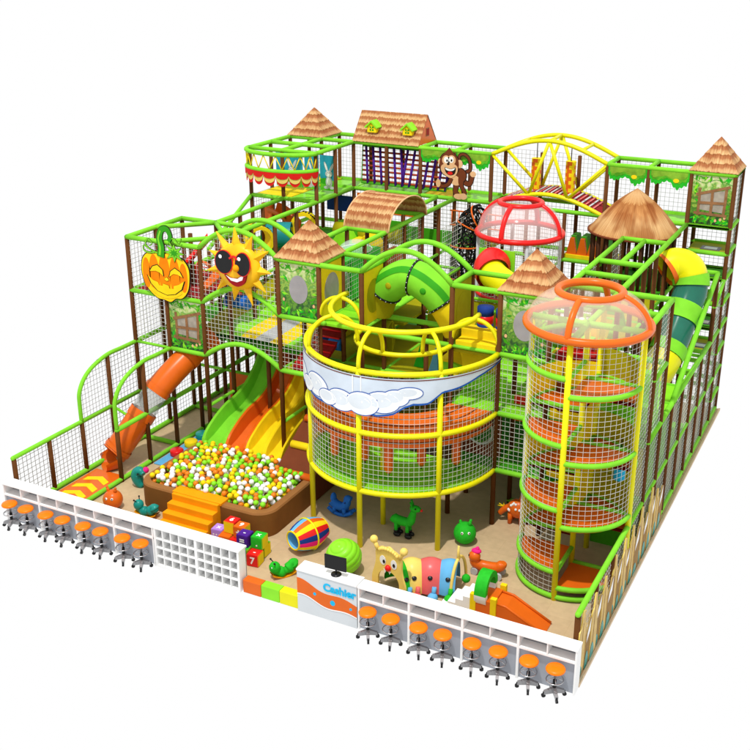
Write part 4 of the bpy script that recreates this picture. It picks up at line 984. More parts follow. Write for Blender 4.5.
mb = MB(); mb.grid(lambda a, v: W(.5+.75*a, 3.1-.55*v, 3.62+.10*math.sin(PI*v)*0-.35*a*a+.18*abs(2*v-1)**3), 12, 12, 'orange'); mb.grid(lambda a, v: W(.5+.75*a, 3.1-.55*v, 3.60-.35*a*a+.18*abs(2*v-1)**3), 12, 12, 'orange'); mb.build('chute_bed', t)
def roller(label, p0, p1, r, cols, cat='bolster', name='padded_roller'):
    a, b = W(*p0), W(*p1); t = thing(name, label, cat, (a+b)/2); n = len(cols)
    for i, m in enumerate(cols):
        mb = MB(); mb.tube([a+(b-a)*i/n, a+(b-a)*(i+1)/n], r, m, 16); mb.build('roller_section', t)
    return t
roller('long olive and green padded roller on the floor right of the balcony', (2.1, 2.2, 3.3), (4.0, 2.2, 3.3), .24, ('oyel', 'grass', 'oyel', 'grass', 'oyel'))
roller('short blue padded roller behind the net under the smiling sun', (1.5, 6.4, 2.62), (2.1, 6.4, 2.62), .2, ('blue',))
roller('blue padded roller between posts behind the left of the basket tower', (4.35, 7, 2.32), (4.95, 7, 2.32), .16, ('navy', 'blue'))
roller('bright yellow padded roller beside the teal crawl tunnel', (2.1, 3.9, 2.9), (3.4, 3.9, 2.9), .22, ('gold', 'oyel'))
# red and orange chutes behind the pumpkin
for nm, lb, pts, m in (('red_chute', 'red sloping chute behind the pumpkin sign', [(.75, 7.5, 3.06), (1.0, 7.3, 3.35), (1.25, 7.1, 3.62), (1.45, 6.9, 3.86)], 'red'), ('orange_chute', 'orange curved chute between the pumpkin and the sun', [(1.75, 7.6, 3.06), (1.95, 7.3, 3.3), (2.0, 7.0, 3.6), (1.85, 6.7, 3.8)], 'orange')):
    P = catmull([W(*p) for p in pts], 6); t = thing(nm, lb, 'slide', P[0]); mb = MB()
    def fn(a, v, P=P):
        i = min(round(a*(len(P)-1)), len(P)-1); d = (P[min(i+1, len(P)-1)]-P[max(i-1, 0)]).normalized(); s = d.cross(Vector((0, 0, 1))).normalized()
        return P[i]+s*(v-.5)*.46+Vector((0, 0, .16*abs(2*v-1)**3))
    mb.grid(fn, len(P)-1, 10, m); mb.build('chute_bed', t)
for i, (x, k, lb) in enumerate(((.45, 7.4, 'left'), (.9, 6.5, 'middle'), (1.6, 6.4, 'right'))):
    c = W(x, k, 3.0)+Vector((0, 0, .01)); t = thing('lattice_hurdle', 'red lattice hurdle with an orange arch behind the pumpkin sign, %s of three' % lb, 'hurdle', c, 'red lattice hurdles'); mb = MB()
    for j in range(6): mb.tube([c+Vector((-.3+.12*j, 0, 0)), c+Vector((-.3+.12*j, .02, .34))], .018, 'red', 6)
    for j in range(3): mb.tube([c+Vector((-.3, 0, .08+.12*j)), c+Vector((.3, 0, .08+.12*j))], .018, 'red', 6)
    mb.build('lattice', t); mb = MB(); mb.tube([c+Vector((.34*math.cos(PI*q/12), .05, .45*math.sin(PI*q/12))) for q in range(13)], .05, 'orange', 8); mb.build('arch', t)
# hills, road strip behind the sun net
t = prop('foam_hills', 'green and yellow foam hills with a grey road strip above the wave slide', 'soft play hills', 3, 4.2, 2)
def hill(a, v, o=0): return W(1.06+2.84*a, 7.0-4.8*v, 2.0)+Vector((0, 0, .09+.95*v+.10*math.sin(9*v+3*a+o)))
for i, (a0, a1, m) in enumerate(((0, .20, 'oyel'), (.20, .42, 'lime'), (.42, .56, 'gold'), (.56, .70, 'lgrey'), (.70, .84, 'gold'), (.84, 1, 'lime'))):
    mb = MB(); mb.grid(lambda a, v: hill(a0+(a1-a0)*a, v), 4, 20, m); mb.build('road_strip' if m == 'lgrey' else 'hill_strip', t)
mb = MB(); mb.prism([(0, 0), (5.6, 0), (5.6, .75), (0, .02)], 'grass', W(3.95, 6.98, 1.98), (0, 1, 0), (0, 0, 1), 3.4); mb.build('hill_core', t)
# red ramp behind window bay
t = prop('ladder_ramp', 'dark red ribbed ramp behind the net below the grey oval window', 'ramp', 4.5, 7, 2)
mb = MB(); mb.prism([(0, .02), (1.9, .95), (1.9, 1.05), (0, .12)], 'dred', W(4.9, 7.9, 2), (0, 1, 0), (0, 0, 1), .8); mb.build('ramp_board', t)
for i in range(8):
    mb = MB(); s = (i+.5)/8; p = W(4.9, 7.9, 2)+Vector((0, 1.9*s, .13+.93*s)); mb.tube([p, p-Vector((.8, 0, 0))], .03, 'red', 6); mb.build('ramp_rung', t)
# green tank with clear domes
t = prop('green_tank', 'green box climber with clear bubble windows under the barrel roof', 'climbing box', 4.65, 5.8, 3)
mb = MB(); mb.bb(W(4.25, 6.6, 3.05), W(5.0, 5.2, 3.78), 'leafd', bev=.05); mb.build('box', t)
mb = MB(); mb.sphere(W(4.62, 5.75, 3.78), (.42, .55, .28), 'film', 22, 10, zmin=0); mb.tube([W(4.62, 5.75, 3.79)+Vector((.43*math.cos(2*PI*i/28), .56*math.sin(2*PI*i/28), 0)) for i in range(28)], .02, 'offw', 6, closed=True); mb.build('bubble_window', t)
Rf = Matrix.Rotation(PI/2, 3, 'X')
mb = MB(); mb.sphere(W(4.62, 6.6, 3.42), (.36, .42, .22), 'film', 22, 10, R=Rf, zmin=0); mb.tube([W(4.62, 6.61, 3.42)+Vector((.37*math.cos(2*PI*i/28), 0, .43*math.sin(2*PI*i/28))) for i in range(28)], .02, 'offw', 6, closed=True); mb.build('bubble_window', t)
# black rope tube
t = prop('black_rope_tube', 'tall crawl tube of tangled black rope held by orange rings', 'climbing tube', 6.1, 2.5, 2.6)
P = catmull([W(*p) for p in ((6.0, 2.7, 2.55), (5.98, 2.65, 3.0), (5.98, 2.6, 3.5), (6.1, 2.5, 3.85), (6.4, 2.45, 4.0))], 8); L_ = len(P)
def onr(i, a, r=.36):
    d = (P[min(i+1, L_-1)]-P[max(i-1, 0)]).normalized(); u = d.cross(Vector((0, 1, 0))).normalized(); v = d.cross(u); return P[i]+(u*math.cos(a)+v*math.sin(a))*r
mb = MB(); rnd = random.Random(9)
for j in range(34):
    a = rnd.uniform(0, 6.28); tw = rnd.choice((-1, 1))*rnd.uniform(.05, .22)
    mb.tube([onr(i, a+tw*i+.25*math.sin(i*.9+j), .36+.02*math.sin(j+i)) for i in range(L_)], .020, 'bnet', 4)
for j in range(26): i = min(L_-1, int(j*L_/26)); mb.tube([onr(i, 2*PI*q/20+j, .35) for q in range(20)], .012, 'bnet', 4, closed=True)
mb.build('rope_net', t)
for i in (4, 14, 22, 28): mb = MB(); mb.tube([onr(i, 2*PI*q/28, .385) for q in range(28)], .025, 'orange', 6, closed=True); mb.build('ring', t)
t = prop('orange_railing', 'small orange railing between the monkey sign and the red dome', 'railing', 5.8, 1.6, 3.5)
for z in (3.55, 3.85): mb = MB(); mb.tube([W(5.1, 1.5, z), W(6.6, 1.5, z)], .025, 'orange', 6); mb.build('rail', t)
for i in range(8): mb = MB(); mb.tube([W(5.15+.2*i, 1.5, 3.55), W(5.15+.2*i, 1.5, 3.85)], .02, 'orange', 6); mb.build('baluster', t)
# ball drums
for i, (x, lb) in enumerate(((8.45, 'left'), (8.85, 'right'))):
    c = W(x, 7.35, 3.0)+Vector((0, 0, .02)); t = thing('roller_drum', 'upright blue and red padded drum behind the yellow step box, %s one of the pair' % lb, 'drum', c, 'blue and red drums')
    for j, m in enumerate(('red', 'navy', 'red', 'navy')): mb = MB(); mb.lathe([(0, .2*j), (.20, .2*j), (.20, .2*j+.2), (0, .2*j+.2)], c, m, 18); mb.build('drum_band', t)
# yellow step box right of basket
t = prop('yellow_steps', 'bright yellow padded step box behind the right rim of the basket tower', 'steps', 8.5, 7.8, 3)
for i in range(2): mb = MB(); mb.bb(W(8.08, 7.98-.28*i, 2.96+.0*i), W(8.92, 7.68-.28*i+.0, 3.10+.13*i), 'gold', bev=.015); mb.build('step', t)
# orange toothed steps at the back
t = prop('zigzag_steps', 'orange wedge steps striped green on the rear gallery', 'steps', 8.6, .6, 3)
for i in range(4):
    mb = MB(); a = W(8.05+.27*i, .85, 3.1); mb.prism([(0, 0), (.32, 0), (.22, .50), (.10, .50)], 'orange', a, th=.12); w_ = mb.build('wedge', t)
    q = MB(); q.prism([(.20, .50), (.31, .02), (.34, .02), (.24, .54), (.08, .54), (.10, .50)], 'grass', a+Vector((0, .14, 0)), th=.5); q.build('wedge_edge', w_)
mb = MB(); mb.bb(W(8, .9, 3.02), W(9.3, .3, 3.10), 'gold', bev=.01); mb.build('base_pad', t)
# foam cones, blocks
def cone(label, X, K, Z, m, r=.16, h=.42):
    c = W(X, K, Z)+Vector((0, 0, .012)); mb = MB(); mb.lathe([(0, 0), (r, 0), (r*.93, .04), (.02, h), (0, h)], c, m, 4, a0=PI/4, a1=PI/4+2*PI, smooth=False); return tag(mb.build('foam_spike', None, c), label, 'foam spike', 'foam spikes between the posts')
for (x, k, z, m, cn) in ((10.2, 6.4, 3, 'lime', 'lime'), (10.5, 6.7, 3, 'gold', 'yellow'), (10.8, 6.4, 3, 'lime', 'lime'), (10.35, 5.7, 3, 'gold', 'yellow'), (10.7, 5.5, 3, 'grass', 'green'), (10.3, 4.6, 3, 'grass', 'green'), (11.3, 6.6, 2, 'lime', 'lime'), (11.7, 6.9, 2, 'gold', 'yellow'), (11.5, 6.2, 2, 'lime', 'lime'),
                        (6.6, 6.4, 2, 'leafd', 'green'), (7.0, 6.5, 2, 'sky', 'blue'), (7.3, 6.2, 2, 'red', 'red'), (7.7, 6.5, 2, 'leafd', 'green'), (7.5, 5.6, 2, 'gold', 'yellow')):
    cone('%s foam spike %s' % (cn, 'between the brown posts left of the teal tube slide' if x > 10 else 'on the deck behind the yellow guard hoops'), x, k, z, m, .2, .6)
for i, (x, m, n_) in enumerate(((10.3, 'orange', 'orange'), (10.6, 'red', 'red'), (10.9, 'orange', 'dark orange'))):
    c = W(x, 7.5, 3); mb = MB(); mb.bb(c+Vector((-.14, -.14, .01)), c+Vector((.14, .14, .40)), m, bev=.02); mb.bb(c+Vector((-.145, -.145, .402)), c+Vector((.145, .145, .52)), 'lime', bev=.02); tag(mb.build('foam_stump', None, c), '%s foam stump with a lime cap seen through the clear dome' % n_, 'foam block', 'foam stumps behind the clear dome')
t = prop('red_crash_mat', 'red crash mat under the clear dome of the spiral tower', 'mat', 10.6, 8.4, 3)
mb = MB(); mb.bb(W(10.1, 7.9, 3.02), W(10.9, 6.9, 3.14), 'dred', bev=.03); mb.build('mat_body', t); mb = MB(); mb.bb(W(10.15, 7.85, 3.141), W(10.85, 6.95, 3.17), 'red', bev=.02); mb.build('mat_cover', t)
t = prop('green_steps', 'lime green padded steps right of the spiral climbing tower', 'steps', 11.5, 7.5, 2)
for i in range(4): mb = MB(); mb.bb(W(11.08, 7.9-.22*i, 2.02), W(11.92, 7.68-.22*i, 2.25+.2*i), 'lime', bev=.02); mb.build('step', t)
t = prop('black_net_floor', 'black net floor seen through the spiral tower', 'net', 10.6, 7.2, 2.5)
mb = MB(); mb.net(lambda s, v: W(10.1, 7.8, 2.55)+Vector((1.3*s, 1.2*v, .05*math.sin(5*s))), 1.3, 1.2, 'bnet', .07, .014); mb.build('net_sheet', t)
mb = MB(); mb.tube([W(10.1, 7.8, 2.55), W(10.1, 7.8, 2.55)+Vector((1.3, 0, 0)), W(10.1, 7.8, 2.55)+Vector((1.3, 1.2, 0)), W(10.1, 7.8, 2.55)+Vector((0, 1.2, 0))], .03, 'black', 6, closed=True); mb.build('net_border', t)
for i, (x, k, z, m, n_) in enumerate(((11.6, 8.3, 1.95, 'cyan', 'blue'), (10.4, 8.3, 2.9, 'mono', 'brown'), (2.25, 5.7, 1.9, 'gold', 'yellow'), (2.5, 5.5, 1.9, 'dgreen', 'green'), (2.9, 5.4, 1.75, 'oyel', 'olive'))):
    c = W(x, k, z); t = thing('hanging_bolster', '%s hanging padded bolster %s' % (n_, 'seen through the spiral tower net' if x > 10 else 'behind the top of the wave slide'), 'bolster', c-Vector((0, 0, .8)))
    mb = MB(); mb.lathe([(0, 0), (.12, 0), (.13, -.05), (.13, -.75), (.08, -.8), (0, -.8)], c, m, 14); mb.build('bolster_body', t); mb = MB(); mb.tube([c, c+Vector((0, 0, .25))], .012, 'black', 5); mb.build('cord', t)
# panels in the lower storeys
t = prop('round_hole_wall', 'brown net wall with a round crawl hole inside the basket tower', 'wall panel', 8.5, 7.5, 1)
a = W(8.05, 7.6, 1.02); mb = MB(); n = 32; hw, hh, cx, cz, r = 1.12, 1.30, .56, .68, .34; mi = mb.mi('mono')
for i in range(n):
    a0, a1 = 2*PI*i/n, 2*PI*(i+1)/n
    def ed(t_):
        c_, s_ = math.cos(t_), math.sin(t_); k_ = min((hw/2)/abs(c_) if abs(c_) > 1e-6 else 9, (hh/2)/abs(s_) if abs(s_) > 1e-6 else 9); return Vector((cx+c_*k_, 0, cz+s_*k_))
    b = len(mb.v); mb.v += [a+Vector((cx+r*math.cos(a0), 0, cz+r*math.sin(a0))), a+Vector((cx+r*math.cos(a1), 0, cz+r*math.sin(a1))), a+ed(a1), a+ed(a0)]; mb.face((b, b+1, b+2, b+3), mi)
mb.build('wall_sheet', t); mb = MB(); mb.tube([a+Vector((cx+r*math.cos(2*PI*i/28), -.01, cz+r*math.sin(2*PI*i/28))) for i in range(28)], .03, 'offw', 6, closed=True); mb.build('hole_rim', t)
panel('red_board', 'red padded board with a yellow edge behind the net right of the basket tower', 9.15, 9.5, 7.4, 1.7, 2.15, 'red')
panel('tiger_board', 'orange picture board behind the posts left of the wave slide', 1.15, 1.75, 6.02, .35, 1.0, 'orange')
panel('green_board', 'lime padded board above the deck inside the basket tower', 7.9, 8.9, 7.2, 2.02, 2.35, 'lime')
panel('yellow_board', 'olive yellow padded board behind the yellow guard hoops', 6.1, 7.9, 5.0, 2.02, 2.95, 'oyel')
panel('olive_board', 'tall olive board below the caterpillar tube', 5.1, 5.9, 6.4, 2.05, 2.8, 'oyel')
panel('orange_low_board', 'orange padded board inside the left side of the basket tower', 5.2, 6.4, 7.1, 1.02, 1.4, 'orange')
panel('yellow_low_board', 'yellow padded board low behind the spiral tower', 9.3, 10.9, 6.6, 1.02, 1.6, 'oyel')
panel('blue_low_board', 'blue padded board low behind the net right of the basket tower', 9.2, 9.7, 6.0, 1.02, 1.5, 'blue')
t = prop('crawl_wedge', 'lime and yellow wedge pad inside the basket tower', 'wedge', 8.2, 6.4, 2)
mb = MB(); mb.prism([(0, 0), (1.1, 0), (1.1, .12), (.3, .5), (0, .5)], 'lime', W(7.3, 6.9, 2.01), th=.9); mb.build('wedge_body', t); mb = MB(); mb.bb(W(7.3, 6.95, 2.345), W(7.55, 6.2, 2.40), 'gold', bev=.01); mb.build('wedge_cap', t)
for i, (x, k, z0, z1, m) in enumerate(((9.5, 4.5, 2, 2.5, 'dred'), (8.5, 3.5, 2, 2.4, 'oyel'), (3.2, 2.5, 3, 3.25, 'gold'), (6.9, 3.4, 2, 2.35, 'blue'), (10.5, 2.6, 2, 2.4, 'orange'))):
    c = W(x, k, z0); mb = MB(); mb.bb(c+Vector((-.4, -.3, .01)), c+Vector((.4, .3, (z1-z0)*H)), m, bev=.04)
    tag(mb.build('foam_block', None, c), '%s foam block standing deep inside the frame %s' % ({'dred': 'dark red', 'oyel': 'olive', 'gold': 'yellow', 'blue': 'blue', 'orange': 'orange'}[m], ('behind the right pyramid roof', 'below the red dome tower', 'behind the barrel roof', 'left of the red dome tower', 'under the straw cone hut')[i]), 'foam block')
ringtube('yellow_elbow', 'big yellow crawl tube mouth behind the right side of the guard hoops', 8.05, 6.9, 2.45, .50, .9, 'gold', (.75, .65, 0), None, .04)
ringtube('yellow_tube', 'olive yellow crawl tube behind the left side of the guard hoops', 5.6, 6.6, 2.45, .48, .8, 'oyel', (1, .2, 0), None, .04)
panel('tower_board', 'yellow padded board closing the back of the spiral tower at mid height', 10.1, 10.95, 8.02, 1.1, 1.9, 'gold')
panel('tower_board', 'olive board closing the back of the spiral tower near its top', 10.1, 10.95, 8.03, 2.1, 2.9, 'gold')
panel('tower_board', 'olive green board right of the spiral tower centre pole', 11.05, 11.95, 8.04, 1.1, 1.9, 'oyel')
panel('tower_board', 'deep green board right of the spiral tower centre pole, upper', 11.05, 11.95, 7.95, .1, .9, 'grass')
panel('gallery_board', 'long green padded board along the rear gallery behind the barrel roof', 2.1, 5.9, 1.03, 3.02, 3.3, 'grass')
panel('gallery_board', 'dark red padded board behind the netted tower with the red dome', 6.2, 7.8, 3.0, 2.05, 2.7, 'dred')
panel('side_board', 'olive board behind the caterpillar tube, left', 6.05, 6.9, 5.6, 3.0, 3.5, 'oyel')
panel('side_board', 'green board at the back of the bay behind the sun sign', 2.1, 3.95, 1.6, 3.02, 3.5, 'grass')
for i, (x, k, z, m, n_, wd) in enumerate(((.5, 4.5, 2, 'red', 'red', .5), (1.4, 5.2, 2, 'blue', 'blue', .4), (2.6, 2.6, 3, 'lime', 'lime', .5), (3.4, 2.7, 3, 'gold', 'yellow', .5), (4.5, 3.6, 3, 'orange', 'orange', .4), (6.5, 4.6, 2, 'lime', 'lime', .5), (9.4, 5.4, 2, 'gold', 'yellow', .5), (9.5, 6.6, 2, 'red', 'red', .4))):
    c = W(x, k, z); mb = MB(); mb.prism([(-wd, 0), (wd, 0), (wd*.3, .55), (-wd*.3, .55)], m, c+Vector((0, -.2, .012)), th=.5)
    tag(mb.build('foam_hurdle', None, c), '%s foam hurdle %s' % (n_, ('left of the wave slide deck', 'under the teal tunnel', 'left on the deck behind the sun', 'right on the deck behind the sun', 'beneath the barrel roof', 'behind the guard hoops', 'behind the right pyramid roof', 'nearest behind the right pyramid roof')[i]), 'foam hurdle')
# ------------------------------------------------------------------ front counters
CH = .99; KF, KB = 12.33, 12.085; G0 = -.053
def bar(x0, x1, n, label):
    t = thing('snack_bar', label, 'counter', W(x0, KF, 0))
    yf, yb = -KF*U, -KB*U; X0, X1 = x0*U, x1*U
    mb = MB(); mb.bb((X0-.01, yf-.012, CH-.045), (X1+.01, yb+.004, CH), 'white', bev=.006); mb.build('counter_top', t)
    mb = MB(); mb.bb((X0, yf+.001, CH-.335), (X1, yb-.02, CH-.295), 'white'); mb.build('shelf_board', t)
    mb = MB(); mb.bb((X0+.01, yb-.02, G0), (X1-.01, yb-.002, CH-.047), 'well'); mb.build('back_board', t)  # dark colour paints the shade inside the cubbies
    mb = MB(); mb.bb((X0+.01, yf+.06, G0), (X1-.01, yf+.08, CH-.337), 'grey'); mb.build('knee_panel', t)
    w_ = (X1-X0)/n
    for i in range(n+1):
        x = X0+w_*i; mb = MB(); a, b = (x, x+.035) if i == 0 else (x-.035, x) if i == n else (x-.025, x+.025)
        mb.bb((a, yf, G0), (b, yb-.004, CH-.046), 'white'); mb.build('side_panel', t)
        if i < n: mb = MB(); mb.bb((x+w_/2-.012, yf+.003, CH-.294), (x+w_/2+.012, yb-.021, CH-.046), 'white'); mb.build('cubby_divider', t)
    return t
bar(-.06, 3.80, 4, 'white snack bar counter with open cubbies in front of the orange arrow mat')
bar(8.22, 12.12, 4, 'white snack bar counter with open cubbies right of the cashier desk')
t = thing('shoe_shelf', 'white pigeonhole shelf of small square compartments at the entrance', 'shelf', W(3.8, KF, 0))
X0, X1, yf, yb = 3.815*U, 5.76*U, -KF*U, -KB*U
mb = MB(); mb.bb((X0, yf-.01, CH-.045), (X1+.012, yb+.004, CH), 'white', bev=.006); mb.build('shelf_top', t)
mb = MB(); mb.bb((X0+.01, yb-.04, G0), (X1-.01, yb-.002, CH-.046), 'well'); mb.build('back_board', t)  # compartment shade painted into the board colour
for j in range(5):
    z = G0+.05+(CH-.07-G0-.05)*j/4; mb = MB(); mb.bb((X0+.002, yf+.004, z-.014), (X1-.002, yb-.041, z+.014), 'white'); 
    if j < 4: mb.build('shelf_board', t)
mb = MB(); mb.bb((X0+.002, yf+.003, G0), (X1-.002, yf+.02, G0+.036), 'white'); mb.build('plinth', t)
for i in range(11):
    x = X0+.02+(X1-X0-.04)*i/10; h = .035 if i in (0, 5, 10) else .014; mb = MB(); mb.bb((x-h if i else x-.02, yf, G0), (x+h if i < 10 else x+.02, yb-.042, CH-.046), 'white'); mb.build('upright', t)
for i, (m, n_) in enumerate((('orange', 'orange'), ('lime', 'lime green'), ('gold', 'yellow'))):
    x0, x1 = (5.80+i*.395)*U, (5.80+(i+1)*.395)*U-.006; mb = MB(); mb.bb((x0, -12.30*U, G0), (x1, -12.12*U, .27), {'orange': 'orange', 'lime': 'lime', 'gold': 'yellow'}[m], bev=.02)
    tag(mb.build('foam_curb', None, ((x0+x1)/2, -12.2*U, 0)), '%s foam curb block between the shoe shelf and the cashier desk' % n_, 'foam block', 'foam curb blocks across the entrance')
def text(s, size, loc, m, par, name='lettering', rot=None, ext=.006, bold=0.0):
    cu = bpy.data.curves.new(name, 'FONT'); cu.body = s; cu.size = size; cu.align_x = 'CENTER'; cu.align_y = 'CENTER'; cu.extrude = ext; cu.offset = bold; cu.resolution_u = 6
    ob = bpy.data.objects.new(name, cu); COL.objects.link(ob); dg = bpy.context.evaluated_depsgraph_get(); me = bpy.data.meshes.new_from_object(ob.evaluated_get(dg)); bpy.data.objects.remove(ob); me.name = name
    me.materials.clear(); me.materials.append(M[m])
    o = bpy.data.objects.new(name, me); COL.objects.link(o); o.parent = par; o.location = Vector(loc)-Vector(par['_w']); o.rotation_euler = rot or (PI/2, 0, 0); o['_w'] = [0, 0, 0]; return o
# cashier desk
X0, X1 = 7.0*U, 8.205*U; yf, yb = -12.335*U, -12.05*U
t = thing('cashier_desk', 'white cashier desk with an orange wave band and blue lettering', 'desk', ((X0+X1)/2, (yf+yb)/2, 0))
mb = MB(); mb.bb((X0, yf, G0), (X1, yb, CH-.03), 'offw', bev=.004); mb.build('desk_body', t)
mb = MB(); mb.bb((X0-.012, yf-.014, CH-.031), (X1+.0, yb+.012, CH+.01), 'white', bev=.006); mb.build('desk_top', t)
wd = X1-X0; up = []; lo_ = []
for i in range(33):
    s = i/32; up.append((s*wd, .72-.10*s-.13*math.sin(2*PI*(s*.98-.02))*-1*(-1)-.0)); lo_.append((s*wd, .36-.10*s+.10*math.sin(2*PI*(s*.95+.50))*-1))
up = [(s*wd, u) for s, u in [(i/32, .735-.24*(3*(i/32)**2-2*(i/32)**3)+.055*math.sin(2*PI*(i/32)*1.35+1.2)) for i in range(33)]]
lo_ = [(s*wd, l) for s, l in [(i/32, .36-.17*(3*(i/32)**2-2*(i/32)**3)+.05*math.sin(2*PI*(i/32)*1.35+.7)) for i in range(33)]]
mb = MB(); mb.prism([(x+.003*(0 if 0 < i < 32 else (1 if i == 0 else -1)), z) for i, (x, z) in enumerate(lo_)]+[(x, z) for x, z in up[::-1]], 'orange', (X0, yf-.006, 0), th=.005); wv = mb.build('wave_band', t)
mb = MB(); mb.prism([(x, z-.012) for x, z in lo_]+[(x, z+.012) for x, z in lo_[::-1]], 'white', (X0, yf-.008, 0), th=.002); mb.build('wave_edge', wv)
for i, (s, z, r) in enumerate(((.30, .50, .035), (.60, .40, .06), (.90, .38, .03))): mb = MB(); mb.prism(ell(s*wd, z, r, r*1.05, 18), 'cyan', (X0, yf-.0095, 0), th=.003); mb.build('dot', wv)
text('Cashier', .25, (X0+.715*wd, yf-.008, .735), 'cyan', t, 'lettering', (PI/2, 0, 0), .004, .010)
t = thing('computer_monitor', 'black flat computer monitor standing on the cashier desk', 'monitor', (7.72*U, -12.19*U, CH+.01)); c = Vector(t.location)
mb = MB(); mb.lathe([(0, 0), (.115, 0), (.11, .018), (.03, .028), (0, .028)], c, 'black', 24); mb.build('stand_base', t)
mb = MB(); mb.tube([c+Vector((0, 0, .02)), c+Vector((0, 0, .16))], .022, 'black', 8); mb.build('stand_neck', t)
mb = MB(); mb.box(c+Vector((0, -.02, .29)), (.50, .035, .33), 'black', rot=.06, bev=.008); s = mb.build('screen_case', t)
mb = MB(); mb.box(c+Vector((0, -.02, .29))+Matrix.Rotation(.06, 3, 'Z')@Vector((0, -.0185, .008)), (.46, .004, .28), 'steel' if 0 else 'black', rot=.06); mb.build('display', s)
# stools
def make_stool():
    t = thing('swivel_stool', 'x', 'stool', (0, 0, G0), 'orange swivel stools along the snack bars')
    o = Vector((0, 0, G0))
    mb = MB(); mb.lathe([(0, .66), (.165, .66), (.185, .675), (.19, .70), (.175, .73), (.13, .745), (0, .75)], o, 'seat', 28); mb.build('seat', t)
    mb = MB(); mb.lathe([(0, .655), (.10, .655), (.10, .64), (.03, .62), (.022, .40), (0, .40)], o, 'chrome', 14); mb.build('column', t)
    mb = MB(); mb.tube([o+Vector((.165*math.cos(2*PI*i/28), .165*math.sin(2*PI*i/28), .43)) for i in range(28)], .012, 'chrome', 6, closed=True)
    for a in (0, 1, 2, 3, 4): mb.tube([o+Vector((0, 0, .50)), o+Vector((.165*math.cos(a*2*PI/5), .165*math.sin(a*2*PI/5), .43))], .008, 'chrome', 5)
    mb.build('foot_ring', t)
    mb = MB(); mb.lathe([(0, .42), (.036, .42), (.036, .12), (0, .12)], o, 'black', 12); mb.build('gas_lift', t)
    for i in range(4):
        a = .45+i*PI/2; d = Vector((math.cos(a), math.sin(a), 0)); mb = MB(); s = d.cross(Vector((0, 0, 1)))
        P = [o+Vector((0, 0, .19)), o+d*.20+Vector((0, 0, .125))]; b = len(mb.v); mi = mb.mi('steel')
        for p, w_, h in ((P[0], .034, .085), (P[1], .030, .045)): mb.v += [p+s*w_-Vector((0, 0, h)), p-s*w_-Vector((0, 0, h)), p-s*w_+Vector((0, 0, h*.6)), p+s*w_+Vector((0, 0, h*.6))]
        for f in ((0, 1, 5, 4), (1, 2, 6, 5), (2, 3, 7, 6), (3, 0, 4, 7), (4, 5, 6, 7)): mb.face([b+j for j in f], mi)
        l = mb.build('leg', t); q = MB(); e = o+d*.205
        q.tube([e+s*.022+Vector((0, 0, .042)), e-s*.022+Vector((0, 0, .042))], .042, 'black', 12); q.tube([e+Vector((0, 0, .05)), e+Vector((0, 0, .13))], .016, 'black', 6); q.build('caster', l)
    return t
st0 = make_stool()
LX = (.24, .68, 1.21, 1.65, 2.18, 2.62, 3.16, 3.60); RX = (8.49, 8.93, 9.45, 9.89, 10.41, 10.87, 11.39, 11.83)
ords = ('first', 'second', 'third', 'fourth', 'fifth', 'sixth', 'seventh', 'eighth')
allst = [(x, 'orange swivel stool, %s from the left end of the left snack bar' % ords[i]) for i, x in enumerate(LX)]+[(x, 'orange swivel stool, %s from the cashier desk along the right snack bar' % ords[i]) for i, x in enumerate(RX)]
rnd = random.Random(4)
for i, (x, lb) in enumerate(allst):
    loc = (x*U, -12.475*U, G0); rz = rnd.uniform(-.15, .15)
    if i == 0: st0.location = loc; st0.scale = (1, 1, .89); st0.rotation_euler = (0, 0, rz); st0['label'] = lb
    else: dup(st0, loc, (0, 0, rz), lb)

# ------------------------------------------------------------------ right side picket scenery
NTH = 'first second third fourth fifth sixth seventh eighth ninth tenth eleventh twelfth thirteenth fourteenth fifteenth sixteenth seventeenth eighteenth nineteenth twentieth twenty-first twenty-second twenty-third twenty-fourth twenty-fifth'.split()
rnd = random.Random(2); k = 12.05; i = 0
while k > 6.4:
    wd = rnd.uniform(.26, .36); h = (1.42, 1.15, 1.5, 1.25)[i % 4]*rnd.uniform(.92, 1.05) if k > 7.2 else 1.2; n_ = i
    a = W(12, k, 0)+Vector((.075+.012*(i % 3), 0, .01)); w_ = wd*U+.06
    t = thing('painted_plank', ('pale pointed plank' if i % 2 == 0 else 'darker stepped plank')+' of the painted side scenery, %s from the front corner' % NTH[i], 'plank', a, 'painted planks along the right side')
    pts = [(0, 0), (w_, 0), (w_*.96, h*.72), (w_*.78, h*.76), (w_*.70, h*.97), (w_*.45, h), (w_*.30, h*.80), (w_*.05, h*.74)] if i % 2 == 0 else [(0, 0), (w_, 0), (w_*1.0, h*.84), (w_*.6, h*.9), (w_*.5, h*.74), (w_*.04, h*.66)]
    mb = MB(); mb.prism(pts, 'wood' if i % 2 == 0 else 'dwood', a, (0, 1, 0), (0, 0, 1), .03, mside='butter' if i % 2 == 0 else 'wood'); b = mb.build('plank_board', t)
    q = MB()
    if i % 2 == 1: q.prism([(w_*.15, h*.50), (w_*.75, h*.62), (w_*.85, h*.86), (w_*.3, h*.66)], 'white', a+Vector((.004, 0, 0)), (0, 1, 0), (0, 0, 1), .003); q.build('snow_patch', b)
    else:
        q.prism(ribbon([(w_*.35, .05), (w_*.42, h*.4), (w_*.5, h*.8)], .05, 3, .02), 'dwood', a+Vector((.004, 0, 0)), (0, 1, 0), (0, 0, 1), .003); q.build('grain_mark', b)
    q = MB(); s = rnd.uniform(.7, 1.2); q.prism(loop2([(0, 0), (w_*.5*1, 0), (w_*.6, .16*s), (w_*.35, .34*s), (w_*.12, .24*s)]), 'teal', a+Vector((.008, 0, 0)), (0, 1, 0), (0, 0, 1), .003); q.build('teal_bush', b)
    k -= wd; i += 1
